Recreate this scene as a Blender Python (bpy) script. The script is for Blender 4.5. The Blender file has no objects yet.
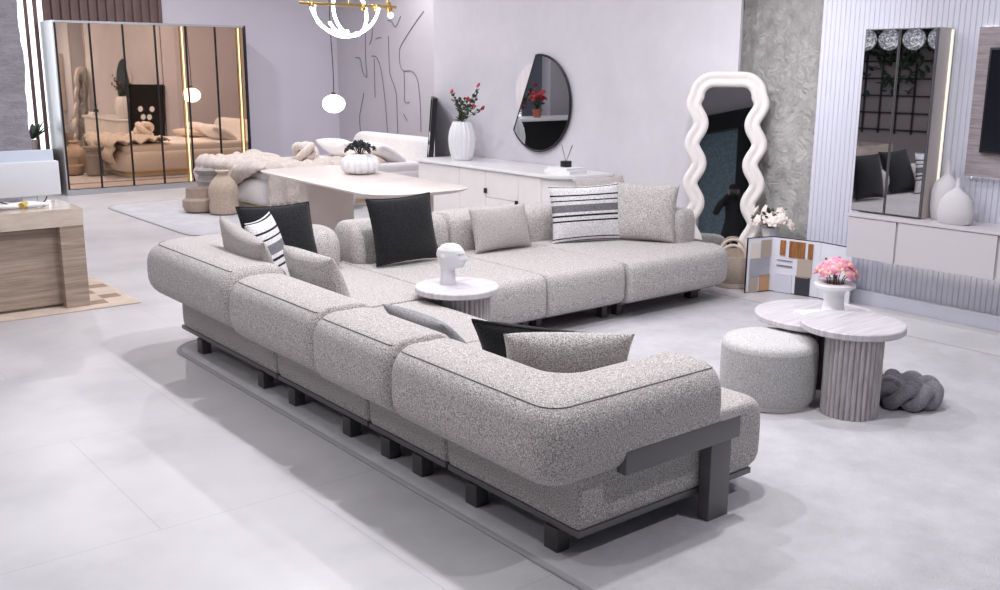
import bpy, bmesh, math, random
from mathutils import Vector, Matrix, Euler
random.seed(7)
PI = math.pi
S = bpy.context.scene
COL = S.collection
R = math.radians

# ------------------------------------------------------------------ materials
def lin(c):
    return tuple(((v/12.92) if v <= .04045 else ((v+.055)/1.055)**2.4) for v in c)
def rgb(r, g, b):
    return lin((r/255, g/255, b/255)) + (1.0,)

class NT:
    def __init__(s, name):
        s.m = bpy.data.materials.new(name); s.m.use_nodes = True
        s.t = s.m.node_tree; s.b = s.t.nodes['Principled BSDF']
    def n(s, typ, **kw):
        nd = s.t.nodes.new(typ)
        for k, v in kw.items():
            if k in nd.inputs: nd.inputs[k].default_value = v
            else: setattr(nd, k, v)
        return nd
    def l(s, a, b): s.t.links.new(a, b)
    def coord(s, which='Object', scale=(1, 1, 1), rot=(0, 0, 0)):
        tc = s.n('ShaderNodeTexCoord'); mp = s.n('ShaderNodeMapping')
        mp.inputs['Scale'].default_value = scale; mp.inputs['Rotation'].default_value = rot
        s.l(tc.outputs[which], mp.inputs['Vector']); return mp.outputs['Vector']
    def ramp(s, fac, stops, interp='LINEAR'):
        r = s.n('ShaderNodeValToRGB'); cr = r.color_ramp; cr.interpolation = interp
        cr.elements[0].position, cr.elements[0].color = stops[0]
        cr.elements[1].position, cr.elements[1].color = stops[1]
        for p, c in stops[2:]:
            e = cr.elements.new(p); e.color = c
        s.l(fac, r.inputs['Fac']); return r.outputs['Color']
    def mix(s, fac, a, b):
        m = s.n('ShaderNodeMix', data_type='RGBA')
        for sock, v in ((m.inputs[0], fac), (m.inputs[6], a), (m.inputs[7], b)):
            if hasattr(v, 'node'): s.l(v, sock)
            else: sock.default_value = v
        return m.outputs[2]
    def bump(s, h, strength, dist=.01):
        b = s.n('ShaderNodeBump', Strength=strength, Distance=dist); s.l(h, b.inputs['Height']); s.l(b.outputs['Normal'], s.b.inputs['Normal'])
    def base(s, v):
        if hasattr(v, 'node'): s.l(v, s.b.inputs['Base Color'])
        else: s.b.inputs['Base Color'].default_value = v
    def set(s, **kw):
        for k, v in kw.items(): s.b.inputs[k].default_value = v

def plain(name, c, rough=.6, metal=0, vary=0.0, vscale=6, bump=0, bscale=60, spec=.5, stretch=(1, 1, 1)):
    t = NT(name); t.set(Roughness=rough, Metallic=metal); t.b.inputs['Specular IOR Level'].default_value = spec
    if vary:
        v = t.coord(scale=stretch); nz = t.n('ShaderNodeTexNoise', Scale=vscale, Detail=4); t.l(v, nz.inputs['Vector'])
        d = tuple(max(0, x*(1-vary)) for x in c[:3])+(1,); u = tuple(min(1, x*(1+vary)) for x in c[:3])+(1,)
        t.base(t.ramp(nz.outputs['Fac'], [(.3, d), (.7, u)]))
    else: t.base(c)
    if bump:
        v2 = t.coord(scale=stretch); n2 = t.n('ShaderNodeTexNoise', Scale=bscale, Detail=3); t.l(v2, n2.inputs['Vector']); t.bump(n2.outputs['Fac'], bump)
    return t.m

def fabric(name, dark, mid, light, scale=110, bump=.5, rough=.95):
    t = NT(name); t.set(Roughness=rough); t.b.inputs['Specular IOR Level'].default_value = .15
    t.b.inputs['Sheen Weight'].default_value = .15
    v = t.coord()
    nz = t.n('ShaderNodeTexNoise', Scale=scale, Detail=2.5, Roughness=.65); t.l(v, nz.inputs['Vector'])
    t.base(t.ramp(nz.outputs['Fac'], [(.36, dark), (.50, mid), (.64, light)]))
    t.bump(nz.outputs['Fac'], bump, .006)
    return t.m

def emit(name, c, s):
    t = NT(name); t.base(c); t.b.inputs['Emission Color'].default_value = c; t.b.inputs['Emission Strength'].default_value = s
    return t.m

def stripes(name, lines, base, dark, band, melange=None):
    """woven stripes across the local height of a cushion: lines = (from, to, kind) in 0..1"""
    t = NT(name); t.set(Roughness=.95); t.b.inputs['Specular IOR Level'].default_value = .15
    tc = t.n('ShaderNodeTexCoord'); sp = t.n('ShaderNodeSeparateXYZ'); t.l(tc.outputs['UV'], sp.inputs[0])
    stops = [(0, base)]
    for a, b, k in lines:
        stops.append((a, dark if k == 'd' else band)); stops.append((b, base))
    if len(stops) < 2: stops.append((1, base))
    c = t.ramp(sp.outputs['Y'], stops, 'CONSTANT')
    v = t.coord(); nz = t.n('ShaderNodeTexNoise', Scale=170, Detail=2); t.l(v, nz.inputs['Vector'])
    g = t.ramp(nz.outputs['Fac'], [(.35, rgb(190, 190, 190)), (.6, rgb(255, 255, 255))])
    m = t.n('ShaderNodeMix', data_type='RGBA', blend_type='MULTIPLY'); m.inputs[0].default_value = 1
    t.l(c, m.inputs[6]); t.l(g, m.inputs[7]); t.base(m.outputs[2]); t.bump(nz.outputs['Fac'], .3, .004)
    return t.m

M = {}
M['boucle'] = fabric('grey_boucle', rgb(126, 121, 119), rgb(182, 177, 175), rgb(224, 220, 218), 190, .5)
M['seam'] = plain('seam_thread', rgb(120, 117, 117), .9)
M['boucle_warm'] = fabric('warm_grey_weave', rgb(140, 134, 132), rgb(178, 172, 170), rgb(206, 201, 199), 230, .4)
M['charcoal'] = fabric('charcoal_weave', rgb(12, 12, 14), rgb(28, 28, 31), rgb(52, 52, 56), 230, .5)
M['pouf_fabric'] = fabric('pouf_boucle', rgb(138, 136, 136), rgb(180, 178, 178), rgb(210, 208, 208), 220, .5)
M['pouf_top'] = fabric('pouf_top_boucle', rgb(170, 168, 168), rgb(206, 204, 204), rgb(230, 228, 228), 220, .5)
M['braid_fabric'] = fabric('dark_grey_jersey', rgb(118, 115, 122), rgb(134, 131, 138), rgb(150, 147, 154), 160, .15)
W, DK, BD = rgb(236, 234, 236), rgb(40, 40, 46), rgb(128, 128, 134)
M['stripe'] = stripes('striped_weave', [(.03, .05, 'd'), (.10, .125, 'd'), (.385, .41, 'd'), (.46, .485, 'd'), (.525, .63, 'b'), (.685, .705, 'd'), (.77, .80, 'd'), (.955, .98, 'd')], W, DK, BD)
M['stripe_back'] = stripes('melange_weave', [(.0, .05, 'd'), (.13, .16, 'd'), (.20, 1.0, 'b')], W, DK, rgb(164, 163, 166))
M['steel'] = plain('graphite_metal', rgb(108, 106, 108), .42, .25)
M['leg_dark'] = plain('dark_metal', rgb(78, 76, 78), .42, .25)
M['white_gloss'] = plain('white_lacquer', rgb(232, 230, 232), .35, vary=.02)
M['cream'] = plain('cream_lacquer', rgb(242, 238, 236), .45, vary=.02)
M['ceramic'] = plain('white_ceramic', rgb(236, 236, 240), .3)
M['matt_white'] = plain('matt_white_ceramic', rgb(206, 203, 206), .7, bump=.1, bscale=40)
M['plaster'] = plain('white_plaster_frame', rgb(228, 222, 220), .75, bump=.12, bscale=50, vary=.03)
M['gold'] = plain('brass', rgb(212, 176, 104), .28, 1)
M['black'] = plain('black_satin', rgb(20, 20, 22), .35)
M['black_frame'] = plain('black_frame_metal', rgb(30, 29, 32), .4, .3)
M['mirror'] = plain('mirror_glass', rgb(226, 230, 232), .015, 1)
M['mirror_dark'] = plain('grey_mirror_glass', rgb(186, 186, 192), .015, 1)
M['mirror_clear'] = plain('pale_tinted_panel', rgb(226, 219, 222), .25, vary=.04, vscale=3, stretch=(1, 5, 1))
M['bronze'] = plain('bronze_mirror_glass', rgb(226, 198, 172), .02, 1)
M['alu'] = plain('brushed_aluminium', rgb(190, 192, 196), .35, .85)
M['paper'] = plain('white_paper', rgb(238, 238, 240), .7)
M['tan'] = plain('tan_stoneware', rgb(176, 158, 144), .75, vary=.08, vscale=14, bump=.15, bscale=80)
M['greypot'] = plain('grey_stoneware', rgb(160, 152, 152), .75, vary=.06, vscale=14)
M['jute'] = plain('jute_cloth', rgb(198, 180, 164), .95, vary=.12, vscale=40, bump=.5, bscale=120)
M['blanket'] = fabric('chunky_knit_wool', rgb(178, 166, 158), rgb(208, 197, 189), rgb(228, 218, 212), 110, .3)
M['knot'] = fabric('cream_jersey', rgb(206, 192, 184), rgb(226, 214, 206), rgb(240, 230, 224), 50, .2)
M['linen'] = plain('white_linen', rgb(238, 234, 234), .9, vary=.02, bump=.15, bscale=30)
M['beige_linen'] = plain('pale_peach_linen', rgb(234, 216, 204), .9, vary=.02)
M['bedboucle'] = fabric('white_boucle', rgb(220, 215, 213), rgb(234, 230, 229), rgb(246, 243, 242), 120, .3)
M['leaf'] = plain('dark_leaf', rgb(46, 62, 46), .6, vary=.3, vscale=20)
M['darkleaf'] = plain('blackened_leaf', rgb(36, 40, 44), .6, vary=.2, vscale=20)
M['red'] = plain('red_petal', rgb(196, 56, 62), .7, vary=.2, vscale=30)
M['burgundy'] = plain('burgundy_berry', rgb(86, 28, 42), .5)
M['pink'] = plain('pink_petal', rgb(224, 144, 172), .7, vary=.25, vscale=25)
M['peach'] = plain('peach_petal', rgb(240, 184, 164), .7, vary=.15, vscale=25)
M['creampetal'] = plain('cream_petal', rgb(238, 226, 218), .7, vary=.08, vscale=25)
M['stemgreen'] = plain('green_stem', rgb(92, 104, 72), .7)
M['lampglass'] = emit('lit_opal_glass', (1, .97, .95, 1), 5)
M['led'] = emit('lit_led_tube', (1, .98, 1, 1), 9)
M['ledwarm'] = emit('lit_led_strip', (1, .93, .74, 1), 1.6)
M['ledgold'] = emit('lit_warm_led_strip', (1, .80, .42, 1), 1.3)
M['cord'] = plain('black_cord', rgb(40, 38, 42), .6)
M['line'] = plain('dark_grey_paint', rgb(124, 118, 126), .7)
M['screen'] = plain('black_screen', rgb(22, 24, 34), .12)
M['printer'] = plain('white_plastic', rgb(222, 224, 230), .4)
M['printer2'] = plain('pale_grey_plastic', rgb(206, 214, 226), .4)
M['yellow'] = plain('yellow_tape', rgb(202, 176, 84), .5)
M['board'] = plain('white_board', rgb(222, 222, 232), .6)
M['teal'] = plain('tinted_shopfront_glass', rgb(122, 142, 152), .12, vary=.25, vscale=22)
M['terracotta'] = plain('terracotta', rgb(170, 98, 78), .8)
M['skin'] = plain('skin', rgb(150, 110, 92), .6)
M['darkcloth'] = plain('black_clothing', rgb(20, 20, 24), .9)
M['curtain'] = plain('brown_curtain_cloth', rgb(112, 92, 90), .8, vary=.1)

def mk(name): 
    t = NT(name); return t
# floor: pale polished screed in big tiles
t = mk('pale_screed_floor'); v = t.coord()
n1 = t.n('ShaderNodeTexNoise', Scale=1.1, Detail=7, Roughness=.62); t.l(v, n1.inputs['Vector'])
c1 = t.ramp(n1.outputs['Fac'], [(.3, rgb(184, 182, 186)), (.5, rgb(202, 200, 203)), (.72, rgb(212, 210, 213))])
br = t.n('ShaderNodeTexBrick', offset=.5); t.l(v, br.inputs['Vector'])
br.inputs['Color1'].default_value = br.inputs['Color2'].default_value = (1, 1, 1, 1); br.inputs['Mortar'].default_value = (.74, .74, .75, 1)
br.inputs['Scale'].default_value = 1; br.inputs['Mortar Size'].default_value = .0022; br.inputs['Brick Width'].default_value = 1.2; br.inputs['Row Height'].default_value = 1.2
mm = t.n('ShaderNodeMix', data_type='RGBA', blend_type='MULTIPLY'); mm.inputs[0].default_value = .8
t.l(c1, mm.inputs[6]); t.l(br.outputs['Color'], mm.inputs[7]); t.base(mm.outputs[2]); t.set(Roughness=.34)
t.b.inputs['Specular IOR Level'].default_value = .45
M['floor'] = t.m
# rugs
t = mk('pale_grey_rug'); v = t.coord(); n1 = t.n('ShaderNodeTexNoise', Scale=2.2, Detail=8, Roughness=.7); t.l(v, n1.inputs['Vector'])
n2 = t.n('ShaderNodeTexNoise', Scale=140, Detail=2); t.l(v, n2.inputs['Vector'])
c1 = t.ramp(n1.outputs['Fac'], [(.32, rgb(184, 182, 186)), (.6, rgb(204, 202, 206)), (.75, rgb(212, 210, 214))])
t.base(t.mix(.16, c1, n2.outputs['Color'])); t.base(c1); t.bump(n2.outputs['Fac'], .5, .006); t.set(Roughness=.95); t.b.inputs['Specular IOR Level'].default_value = .1
M['rug'] = t.m
M['rug_edge'] = plain('grey_rug_binding', rgb(172, 170, 174), .95)
# white plaster wall
t = mk('white_wall_paint'); v = t.coord(); n1 = t.n('ShaderNodeTexNoise', Scale=1.4, Detail=8, Roughness=.65); t.l(v, n1.inputs['Vector'])
t.base(t.ramp(n1.outputs['Fac'], [(.3, rgb(204, 201, 209)), (.65, rgb(217, 214, 222))])); t.set(Roughness=.8); t.bump(n1.outputs['Fac'], .15, .01)
M['wall'] = t.m
M['greywall'] = plain('mauve_grey_wall_paint', rgb(200, 195, 203), .8, vary=.03, vscale=1.5)
M['lilac'] = plain('lilac_grey_wall_paint', rgb(214, 210, 221), .7, vary=.03, vscale=1.5)
M['slat'] = plain('white_fluted_panel', rgb(204, 205, 218), .5)
M['ceiling'] = plain('grey_ceiling_paint', rgb(208, 206, 208), .9)
# rough old plaster
t = mk('rough_grey_stone'); v = t.coord(scale=(1, 1, 1)); n1 = t.n('ShaderNodeTexNoise', Scale=11, Detail=12, Roughness=.7); t.l(v, n1.inputs['Vector'])
t.base(t.ramp(n1.outputs['Fac'], [(.3, rgb(206, 204, 202)), (.5, rgb(228, 226, 224)), (.72, rgb(238, 235, 228))])); t.set(Roughness=.95); n3 = t.n('ShaderNodeTexNoise', Scale=7, Detail=10, Roughness=.72, Distortion=1.2); t.l(v, n3.inputs['Vector']); t.bump(n3.outputs['Fac'], 1.0, .16)
M['stone'] = t.m
t = mk('rough_lilac_plaster'); v = t.coord(scale=(1, 1, 2.5)); n1 = t.n('ShaderNodeTexNoise', Scale=6, Detail=10, Roughness=.7); t.l(v, n1.inputs['Vector'])
t.base(t.ramp(n1.outputs['Fac'], [(.3, rgb(150, 147, 156)), (.7, rgb(186, 182, 192))])); t.set(Roughness=.95); t.bump(n1.outputs['Fac'], .8, .05)
M['column'] = t.m
# travertine, horizontal veins
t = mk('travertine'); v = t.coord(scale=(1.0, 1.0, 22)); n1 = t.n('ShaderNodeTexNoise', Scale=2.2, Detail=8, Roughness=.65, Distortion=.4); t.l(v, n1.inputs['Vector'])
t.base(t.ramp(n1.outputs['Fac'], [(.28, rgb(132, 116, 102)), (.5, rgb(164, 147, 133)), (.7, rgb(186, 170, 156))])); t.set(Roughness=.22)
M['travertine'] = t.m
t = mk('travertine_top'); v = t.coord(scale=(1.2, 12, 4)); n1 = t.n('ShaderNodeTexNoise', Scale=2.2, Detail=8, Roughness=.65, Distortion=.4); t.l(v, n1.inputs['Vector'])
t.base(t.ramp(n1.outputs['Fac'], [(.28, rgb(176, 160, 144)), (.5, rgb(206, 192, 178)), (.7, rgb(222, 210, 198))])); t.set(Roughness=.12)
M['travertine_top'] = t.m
# greyed wood with straight inlay
def wood(name, c0, c1, c2, scale, rot=(0, 0, 0), rough=.45):
    t = NT(name); v = t.coord(scale=scale, rot=rot); n1 = t.n('ShaderNodeTexNoise', Scale=3, Detail=7, Roughness=.6, Distortion=.3); t.l(v, n1.inputs['Vector'])
    t.base(t.ramp(n1.outputs['Fac'], [(.3, c0), (.5, c1), (.7, c2)])); t.set(Roughness=rough); return t.m
M['inlay'] = wood('pale_grey_oak', rgb(182, 177, 182), rgb(203, 199, 203), rgb(216, 212, 216), (1, 14, 1), (0, 0, R(35)))
M['flute'] = wood('greyed_oak', rgb(150, 144, 146), rgb(172, 166, 168), rgb(190, 185, 187), (14, 14, 2))
M['tvwood'] = wood('grey_brown_oak', rgb(126, 116, 120), rgb(152, 142, 146), rgb(170, 161, 164), (1, 1.5, 20))
M['darkflute'] = plain('dark_grey_oak', rgb(72, 70, 74), .5)
M['tabletop'] = plain('warm_white_lacquer', rgb(228, 217, 210), .4, vary=.015)
M['tablebase'] = plain('beige_microcement', rgb(226, 214, 208), .6, vary=.03)
M['basket'] = plain('woven_seagrass', rgb(178, 162, 148), .9, vary=.2, vscale=60, bump=.6, bscale=90, stretch=(1, 1, 5))
M['basket_light'] = plain('pale_rope', rgb(206, 192, 178), .9, bump=.4, bscale=120)
M['cabinet_side'] = plain('pale_taupe_laminate', rgb(198, 190, 186), .5)
M['console'] = plain('pale_taupe_lacquer', rgb(206, 201, 205), .4)
M['beigerug'] = plain('beige_patchwork_rug', rgb(204, 186, 172), .9, vary=.12, vscale=5)
M['tile_dark'] = plain('brown_weave', rgb(160, 134, 116), .9)
M['dark_lattice'] = plain('dark_lattice_metal', rgb(26, 26, 28), .5)
M['darkwall'] = plain('grey_shop_wall', rgb(150, 142, 140), .8)

# ------------------------------------------------------------------ mesh helpers
def NB(): return bmesh.new()
def box(bm, x0, x1, y0, y1, z0, z1, bev=0, mi=0, seg=2):
    vs = [bm.verts.new((x, y, z)) for z in (z0, z1) for x, y in ((x0, y0), (x1, y0), (x1, y1), (x0, y1))]
    fs = [bm.faces.new([vs[i] for i in q]) for q in ((3, 2, 1, 0), (4, 5, 6, 7), (0, 1, 5, 4), (1, 2, 6, 5), (2, 3, 7, 6), (3, 0, 4, 7))]
    for f in fs: f.material_index = mi
    if bev:
        es = list({e for f in fs for e in f.edges})
        bmesh.ops.bevel(bm, geom=es, offset=bev, segments=seg, affect='EDGES', profile=.6)
    return vs
def quadbox(bm, p, d, up, w, h, tk, mi=0):
    """box centred at p: width w along d, height h along up, thickness tk along the normal"""
    d = Vector(d).normalized(); up = Vector(up).normalized(); n = d.cross(up)
    c = [Vector(p)+d*(a*w/2)+up*(b*h/2)+n*(e*tk/2) for e in (-1, 1) for a, b in ((-1, -1), (1, -1), (1, 1), (-1, 1))]
    vs = [bm.verts.new(x) for x in c]
    for q in ((3, 2, 1, 0), (4, 5, 6, 7), (0, 1, 5, 4), (1, 2, 6, 5), (2, 3, 7, 6), (3, 0, 4, 7)):
        bm.faces.new([vs[i] for i in q]).material_index = mi
def lathe(bm, prof, c=(0, 0, 0), seg=40, rib=None, mi=0, sx=1, sy=1, caps=True):
    rings = []
    for r, z in prof:
        ring = []
        for k in range(seg):
            a = 2*PI*k/seg; rr = r
            if rib: rr = r*(1+rib[1]*(abs(math.cos(a*rib[0]/2))-.5)*(rib[2](z) if len(rib) > 2 else 1))
            ring.append(bm.verts.new((c[0]+rr*math.cos(a)*sx, c[1]+rr*math.sin(a)*sy, c[2]+z)))
        rings.append(ring)
    for a, b in zip(rings, rings[1:]):
        for k in range(seg):
            f = bm.faces.new((a[k], a[(k+1) % seg], b[(k+1) % seg], b[k])); f.material_index = mi
    if caps:
        bm.faces.new(rings[0][::-1]).material_index = mi; bm.faces.new(rings[-1]).material_index = mi
def tube(bm, pts, r, seg=8, closed=False, mi=0, caps=True):
    pts = [Vector(p) for p in pts]; n = len(pts); rings = []; prev = None
    for i, p in enumerate(pts):
        if closed: tan = (pts[(i+1) % n]-pts[i-1]).normalized()
        else: tan = (pts[min(i+1, n-1)]-pts[max(i-1, 0)]).normalized()
        if prev is None:
            ref = Vector((0, 0, 1)) if abs(tan.z) < .9 else Vector((1, 0, 0))
            prev = tan.cross(ref).normalized()
        u = (prev-tan*prev.dot(tan)).normalized(); prev = u; w = tan.cross(u)
        rr = r[i] if isinstance(r, (list, tuple)) else r
        rings.append([bm.verts.new(p+(u*math.cos(2*PI*k/seg)+w*math.sin(2*PI*k/seg))*rr) for k in range(seg)])
    m = n if closed else n-1
    for i in range(m):
        a, b = rings[i], rings[(i+1) % n]
        sh = 0
        if closed and i == n-1:
            sh = min(range(seg), key=lambda s: (b[s].co-a[0].co).length)
        for k in range(seg):
            bm.faces.new((a[k], a[(k+1) % seg], b[(k+1+sh) % seg], b[(k+sh) % seg])).material_index = mi
    if not closed and caps:
        bm.faces.new(rings[0][::-1]).material_index = mi; bm.faces.new(rings[-1]).material_index = mi
def blob(bm, c, r, sx=1, sy=1, sz=1, mi=0, seg=10, mat=None):
    m = Matrix.Translation(c) @ (mat if mat is not None else Matrix.Identity(4)) @ Matrix.Diagonal((sx, sy, sz, 1))
    res = bmesh.ops.create_uvsphere(bm, u_segments=seg, v_segments=max(4, seg*2//3), radius=r, matrix=m)
    for f in {f for v in res['verts'] for f in v.link_faces}: f.material_index = mi
def spline(pts, n=8, closed=False):
    P = [Vector(p) for p in pts]; out = []; m = len(P)
    for i in range(m if closed else m-1):
        a = P[i-1] if (closed or i > 0) else P[0]; b = P[i]; c = P[(i+1) % m]; d = P[(i+2) % m] if (closed or i+2 < m) else P[-1]
        for k in range(n):
            t = k/n
            out.append(.5*((2*b)+(c-a)*t+(2*a-5*b+4*c-d)*t*t+(3*b-a-3*c+d)*t**3))
    if not closed: out.append(P[-1])
    return out
def loop_off(V, rad, d, w, seg=6):
    """ccw outline moved inwards by d*w[edge], corners rounded; always the same number of points"""
    n = len(V); L = []
    for i in range(n):
        a, b = Vector(V[i]), Vector(V[(i+1) % n]); t = (b-a).normalized(); nn = Vector((-t.y, t.x)); L.append((a+nn*d*w[i], t))
    C = []
    for i in range(n):
        (p, t), (q, s) = L[i-1], L[i]; cr = t.x*s.y-t.y*s.x
        k = ((q.x-p.x)*s.y-(q.y-p.y)*s.x)/cr; C.append((p+t*k, cr))
    out = []
    for i in range(n):
        c, cr = C[i]; t, s = L[i-1][1], L[i][1]
        turn = math.acos(max(-1, min(1, t.dot(s)))); dd = d*(w[i-1]+w[i])/2
        r = max(rad[i]-dd*.6, .012) if cr > 0 else rad[i]+dd
        lim = .48*min((C[i-1][0]-c).length, (C[(i+1) % n][0]-c).length)
        tl = min(r*math.tan(turn/2), lim); r = tl/math.tan(turn/2)
        p0 = c-t*tl; nn = Vector((-t.y, t.x))*(1 if cr > 0 else -1); o = p0+nn*r
        a0 = math.atan2(p0.y-o.y, p0.x-o.x); sg = 1 if cr > 0 else -1
        for k in range(seg+1):
            a = a0+sg*turn*k/seg; out.append((o.x+r*math.cos(a), o.y+r*math.sin(a)))
    return out
def puff(bm, V, rad, prof, w=None, seg=6, mi=0):
    w = w or [1]*len(V); rings = []
    for d, z in prof:
        rings.append([bm.verts.new((x, y, z)) for x, y in loop_off(V, rad, d, w, seg)])
    n = len(rings[0])
    for a, b in zip(rings, rings[1:]):
        for k in range(n): bm.faces.new((a[k], a[(k+1) % n], b[(k+1) % n], b[k])).material_index = mi
    bm.faces.new(rings[0][::-1]).material_index = mi; bm.faces.new(rings[-1]).material_index = mi
    return rings
def sprof(z0, z1, Rr, n=2.5, k=13):
    zc, h = (z0+z1)/2, (z1-z0)/2; out = []
    for i in range(k):
        a = -PI/2+PI*i/(k-1); c, s = math.cos(a), math.sin(a)
        out.append((Rr*(1-abs(c)**(2/n)), zc+h*(abs(s)**(2/n))*(1 if s > 0 else -1)))
    return out

ROOT = {}
def obj(name, bm, mats, parent=None, base=None, smooth=True, angle=40, local=False, label=None):
    me = bpy.data.meshes.new(name)
    if not isinstance(mats, (list, tuple)): mats = [mats]
    for m in mats: me.materials.append(M[m] if isinstance(m, str) else m)
    bmesh.ops.recalc_face_normals(bm, faces=bm.faces)
    bm.to_mesh(me); bm.free()
    o = bpy.data.objects.new(name, me); COL.objects.link(o)
    if not local:
        if parent is not None: b = ROOT[parent.name]
        else:
            if base is None:
                xs = [v.co for v in me.vertices]
                base = ((min(v.x for v in xs)+max(v.x for v in xs))/2, (min(v.y for v in xs)+max(v.y for v in xs))/2, min(v.z for v in xs))
            b = Vector(base); o.location = b
        ROOT[o.name] = b
        me.transform(Matrix.Translation(-b))
    else: ROOT[o.name] = Vector((0, 0, 0))
    if parent is not None: o.parent = parent
    if smooth:
        for p in me.polygons: p.use_smooth = True
        try: me.set_sharp_from_angle(angle=R(angle))
        except Exception: pass
    if label: o['label'] = label
    return o
def tag(o, label, cat, group=None):
    o['label'] = label; o['category'] = cat
    if group: o['group'] = group
    return o
def thing(name, label, cat, base=(0, 0, 0), group=None, rot=(0, 0, 0)):
    o = bpy.data.objects.new(name, None); COL.objects.link(o); o.empty_display_size = .1
    o.location = base; o.rotation_euler = rot; ROOT[o.name] = Vector(base)
    return tag(o, label, cat, group)
def struct(name, bm, mats, smooth=False, **kw):
    o = obj(name, bm, mats, None, base=(0, 0, 0), smooth=smooth, **kw); o['kind'] = 'structure'; return o

# ------------------------------------------------------------------ setting
XW = 6.85
bm = NB(); box(bm, -4, 9, -3.2, 15.3, -.12, 0); struct('floor', bm, 'floor')
bm = NB(); box(bm, -4, 9, -2.2, 15.3, 4.6, 4.75); struct('ceiling', bm, 'ceiling')
# sideboard wall: plasterboard lining that stops at the stone
bm = NB(); box(bm, 6.95, 6.98, 5.50, 9.98, 0, 4.6); box(bm, 7.0, 7.25, 5.58, 9.98, 0, 4.6); struct('wall_sideboard', bm, 'wall')
# rough stone recess with real relief
from mathutils import noise as mnoise
def rough(p, k=1): return .042*k*mnoise.fractal(Vector(p)*2.6, 1.0, 2.1, 6)+.012*k*abs(mnoise.noise(Vector(p)*9))
bm = NB(); NZ = 330; path = [Vector((7.0, 5.515, 0)), Vector((7.16, 5.50, 0)), Vector((7.16, 4.45, 0))]
cols = [path[0].lerp(path[1], i/40) for i in range(41)]+[path[1].lerp(path[2], i/90) for i in range(1, 91)]
g = []
for i, c in enumerate(cols):
    nn = Vector((-.1, -1, 0)) if i < 36 else (Vector((-1, -.1, 0)) if i > 46 else Vector((-.7, -.7, 0)))
    g.append([bm.verts.new(c+Vector((0, 0, 4.6*j/NZ))+nn*rough((c.x, c.y, 4.6*j/NZ))) for j in range(NZ+1)])
for i in range(len(g)-1):
    for j in range(NZ): bm.faces.new((g[i][j], g[i][j+1], g[i+1][j+1], g[i+1][j]))
box(bm, 7.26, 7.40, 4.3, 5.48, 0, 4.6)
struct('wall_stone', bm, 'stone', smooth=True)
# fluted white panelling behind the television
bm = NB(); pts = []; y = 4.645
while y > -.4:
    pts += [(XW+.007, y), (XW, y-.004), (XW, y-.034), (XW+.007, y-.038)]; y -= .040
lo = [bm.verts.new((a, b, 0)) for a, b in pts]; hi = [bm.verts.new((a, b, 4.6)) for a, b in pts]
for i in range(len(pts)-1): bm.faces.new((lo[i], lo[i+1], hi[i+1], hi[i]))
box(bm, XW+.02, XW+.5, -2, 4.645, 0, 4.6)
struct('wall_television', bm, 'slat')
bm = NB(); box(bm, 6.80, XW, -.4, 4.18, 0, .10, .004); struct('baseboard_television', bm, 'slat')
# bedroom
bm = NB(); box(bm, 3.3, 9, 15.1, 15.3, 0, 4.6); struct('wall_bedroom_back', bm, 'lilac')
bm = NB(); box(bm, 8.55, 8.75, 9.98, 15.1, 0, 4.6); struct('wall_bedroom_side', bm, 'greywall')
bm = NB(); box(bm, 7.25, 8.55, 9.78, 9.98, 0, 4.6); struct('wall_bedroom_return', bm, 'greywall')
# rough column on the far left
bm = NB(); NA, NZ = 96, 200; g = []
for j in range(NZ+1):
    z = 4.6*j/NZ; ring = []
    for i in range(NA):
        a = 2*PI*i/NA; c, s = math.cos(a), math.sin(a)
        q = .52/max(abs(c), abs(s))**.85; q += rough((c*.5, s*.5, z), .6)
        ring.append(bm.verts.new((1.86+q*c, 10.25+q*s, z)))
    g.append(ring)
for j in range(NZ):
    for i in range(NA): bm.faces.new((g[j][i], g[j][(i+1) % NA], g[j+1][(i+1) % NA], g[j+1][i]))
struct('wall_column', bm, 'column', smooth=True)
# bright daylit window behind the column
bm = NB(); box(bm, 1.3, 3.3, 15.15, 15.3, 0, .58); box(bm, 1.3, 3.3, 15.15, 15.3, 3.2, 4.6)
struct('wall_window', bm, 'lilac')
w = struct('window_1', (lambda b: (box(b, 1.3, 3.98, 15.06, 15.095, .60, 3.2), b)[1])(NB()), emit('daylit_window', (.93, .96, 1, 1), 1.6))
bm = NB(); box(bm, 2.5, 3.78, 14.7, 15.06, 0, .60, .005); struct('trim_sill', bm, 'tan')
# slate wall, pale pillar and shopfront that only the mirrors see
bm = NB(); box(bm, -4, 1.3, 15.1, 15.3, 0, 4.6); struct('wall_slate', bm, plain('slate_wall_paint', rgb(112, 116, 128), .8))
bm = NB(); box(bm, .25, .75, 14.85, 15.1, 0, 4.6); struct('trim_pillar', bm, 'ceiling')
bm = NB(); box(bm, -4.2, -4, -2.2, 15.3, 0, 4.6); struct('wall_left', bm, 'ceiling')
bm = NB(); box(bm, -4, 7, -2.14, -2.12, .1, 3.3); struct('window_2', bm, 'teal')
bm = NB(); x = -3.45
while x < 7:
    box(bm, x-.15, x+.15, -2.16, -2.0, 0, 3.4); x += 1.6
box(bm, -4, 7, -2.18, -1.98, 3.15, 3.5); box(bm, -4, 7, -2.16, -2.0, 0, .1)
struct('trim_shopfront', bm, 'black')
bm = NB(); box(bm, -4, 7.4, -2.3, -2.18, 3.3, 4.6); struct('wall_front', bm, 'ceiling')
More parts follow.
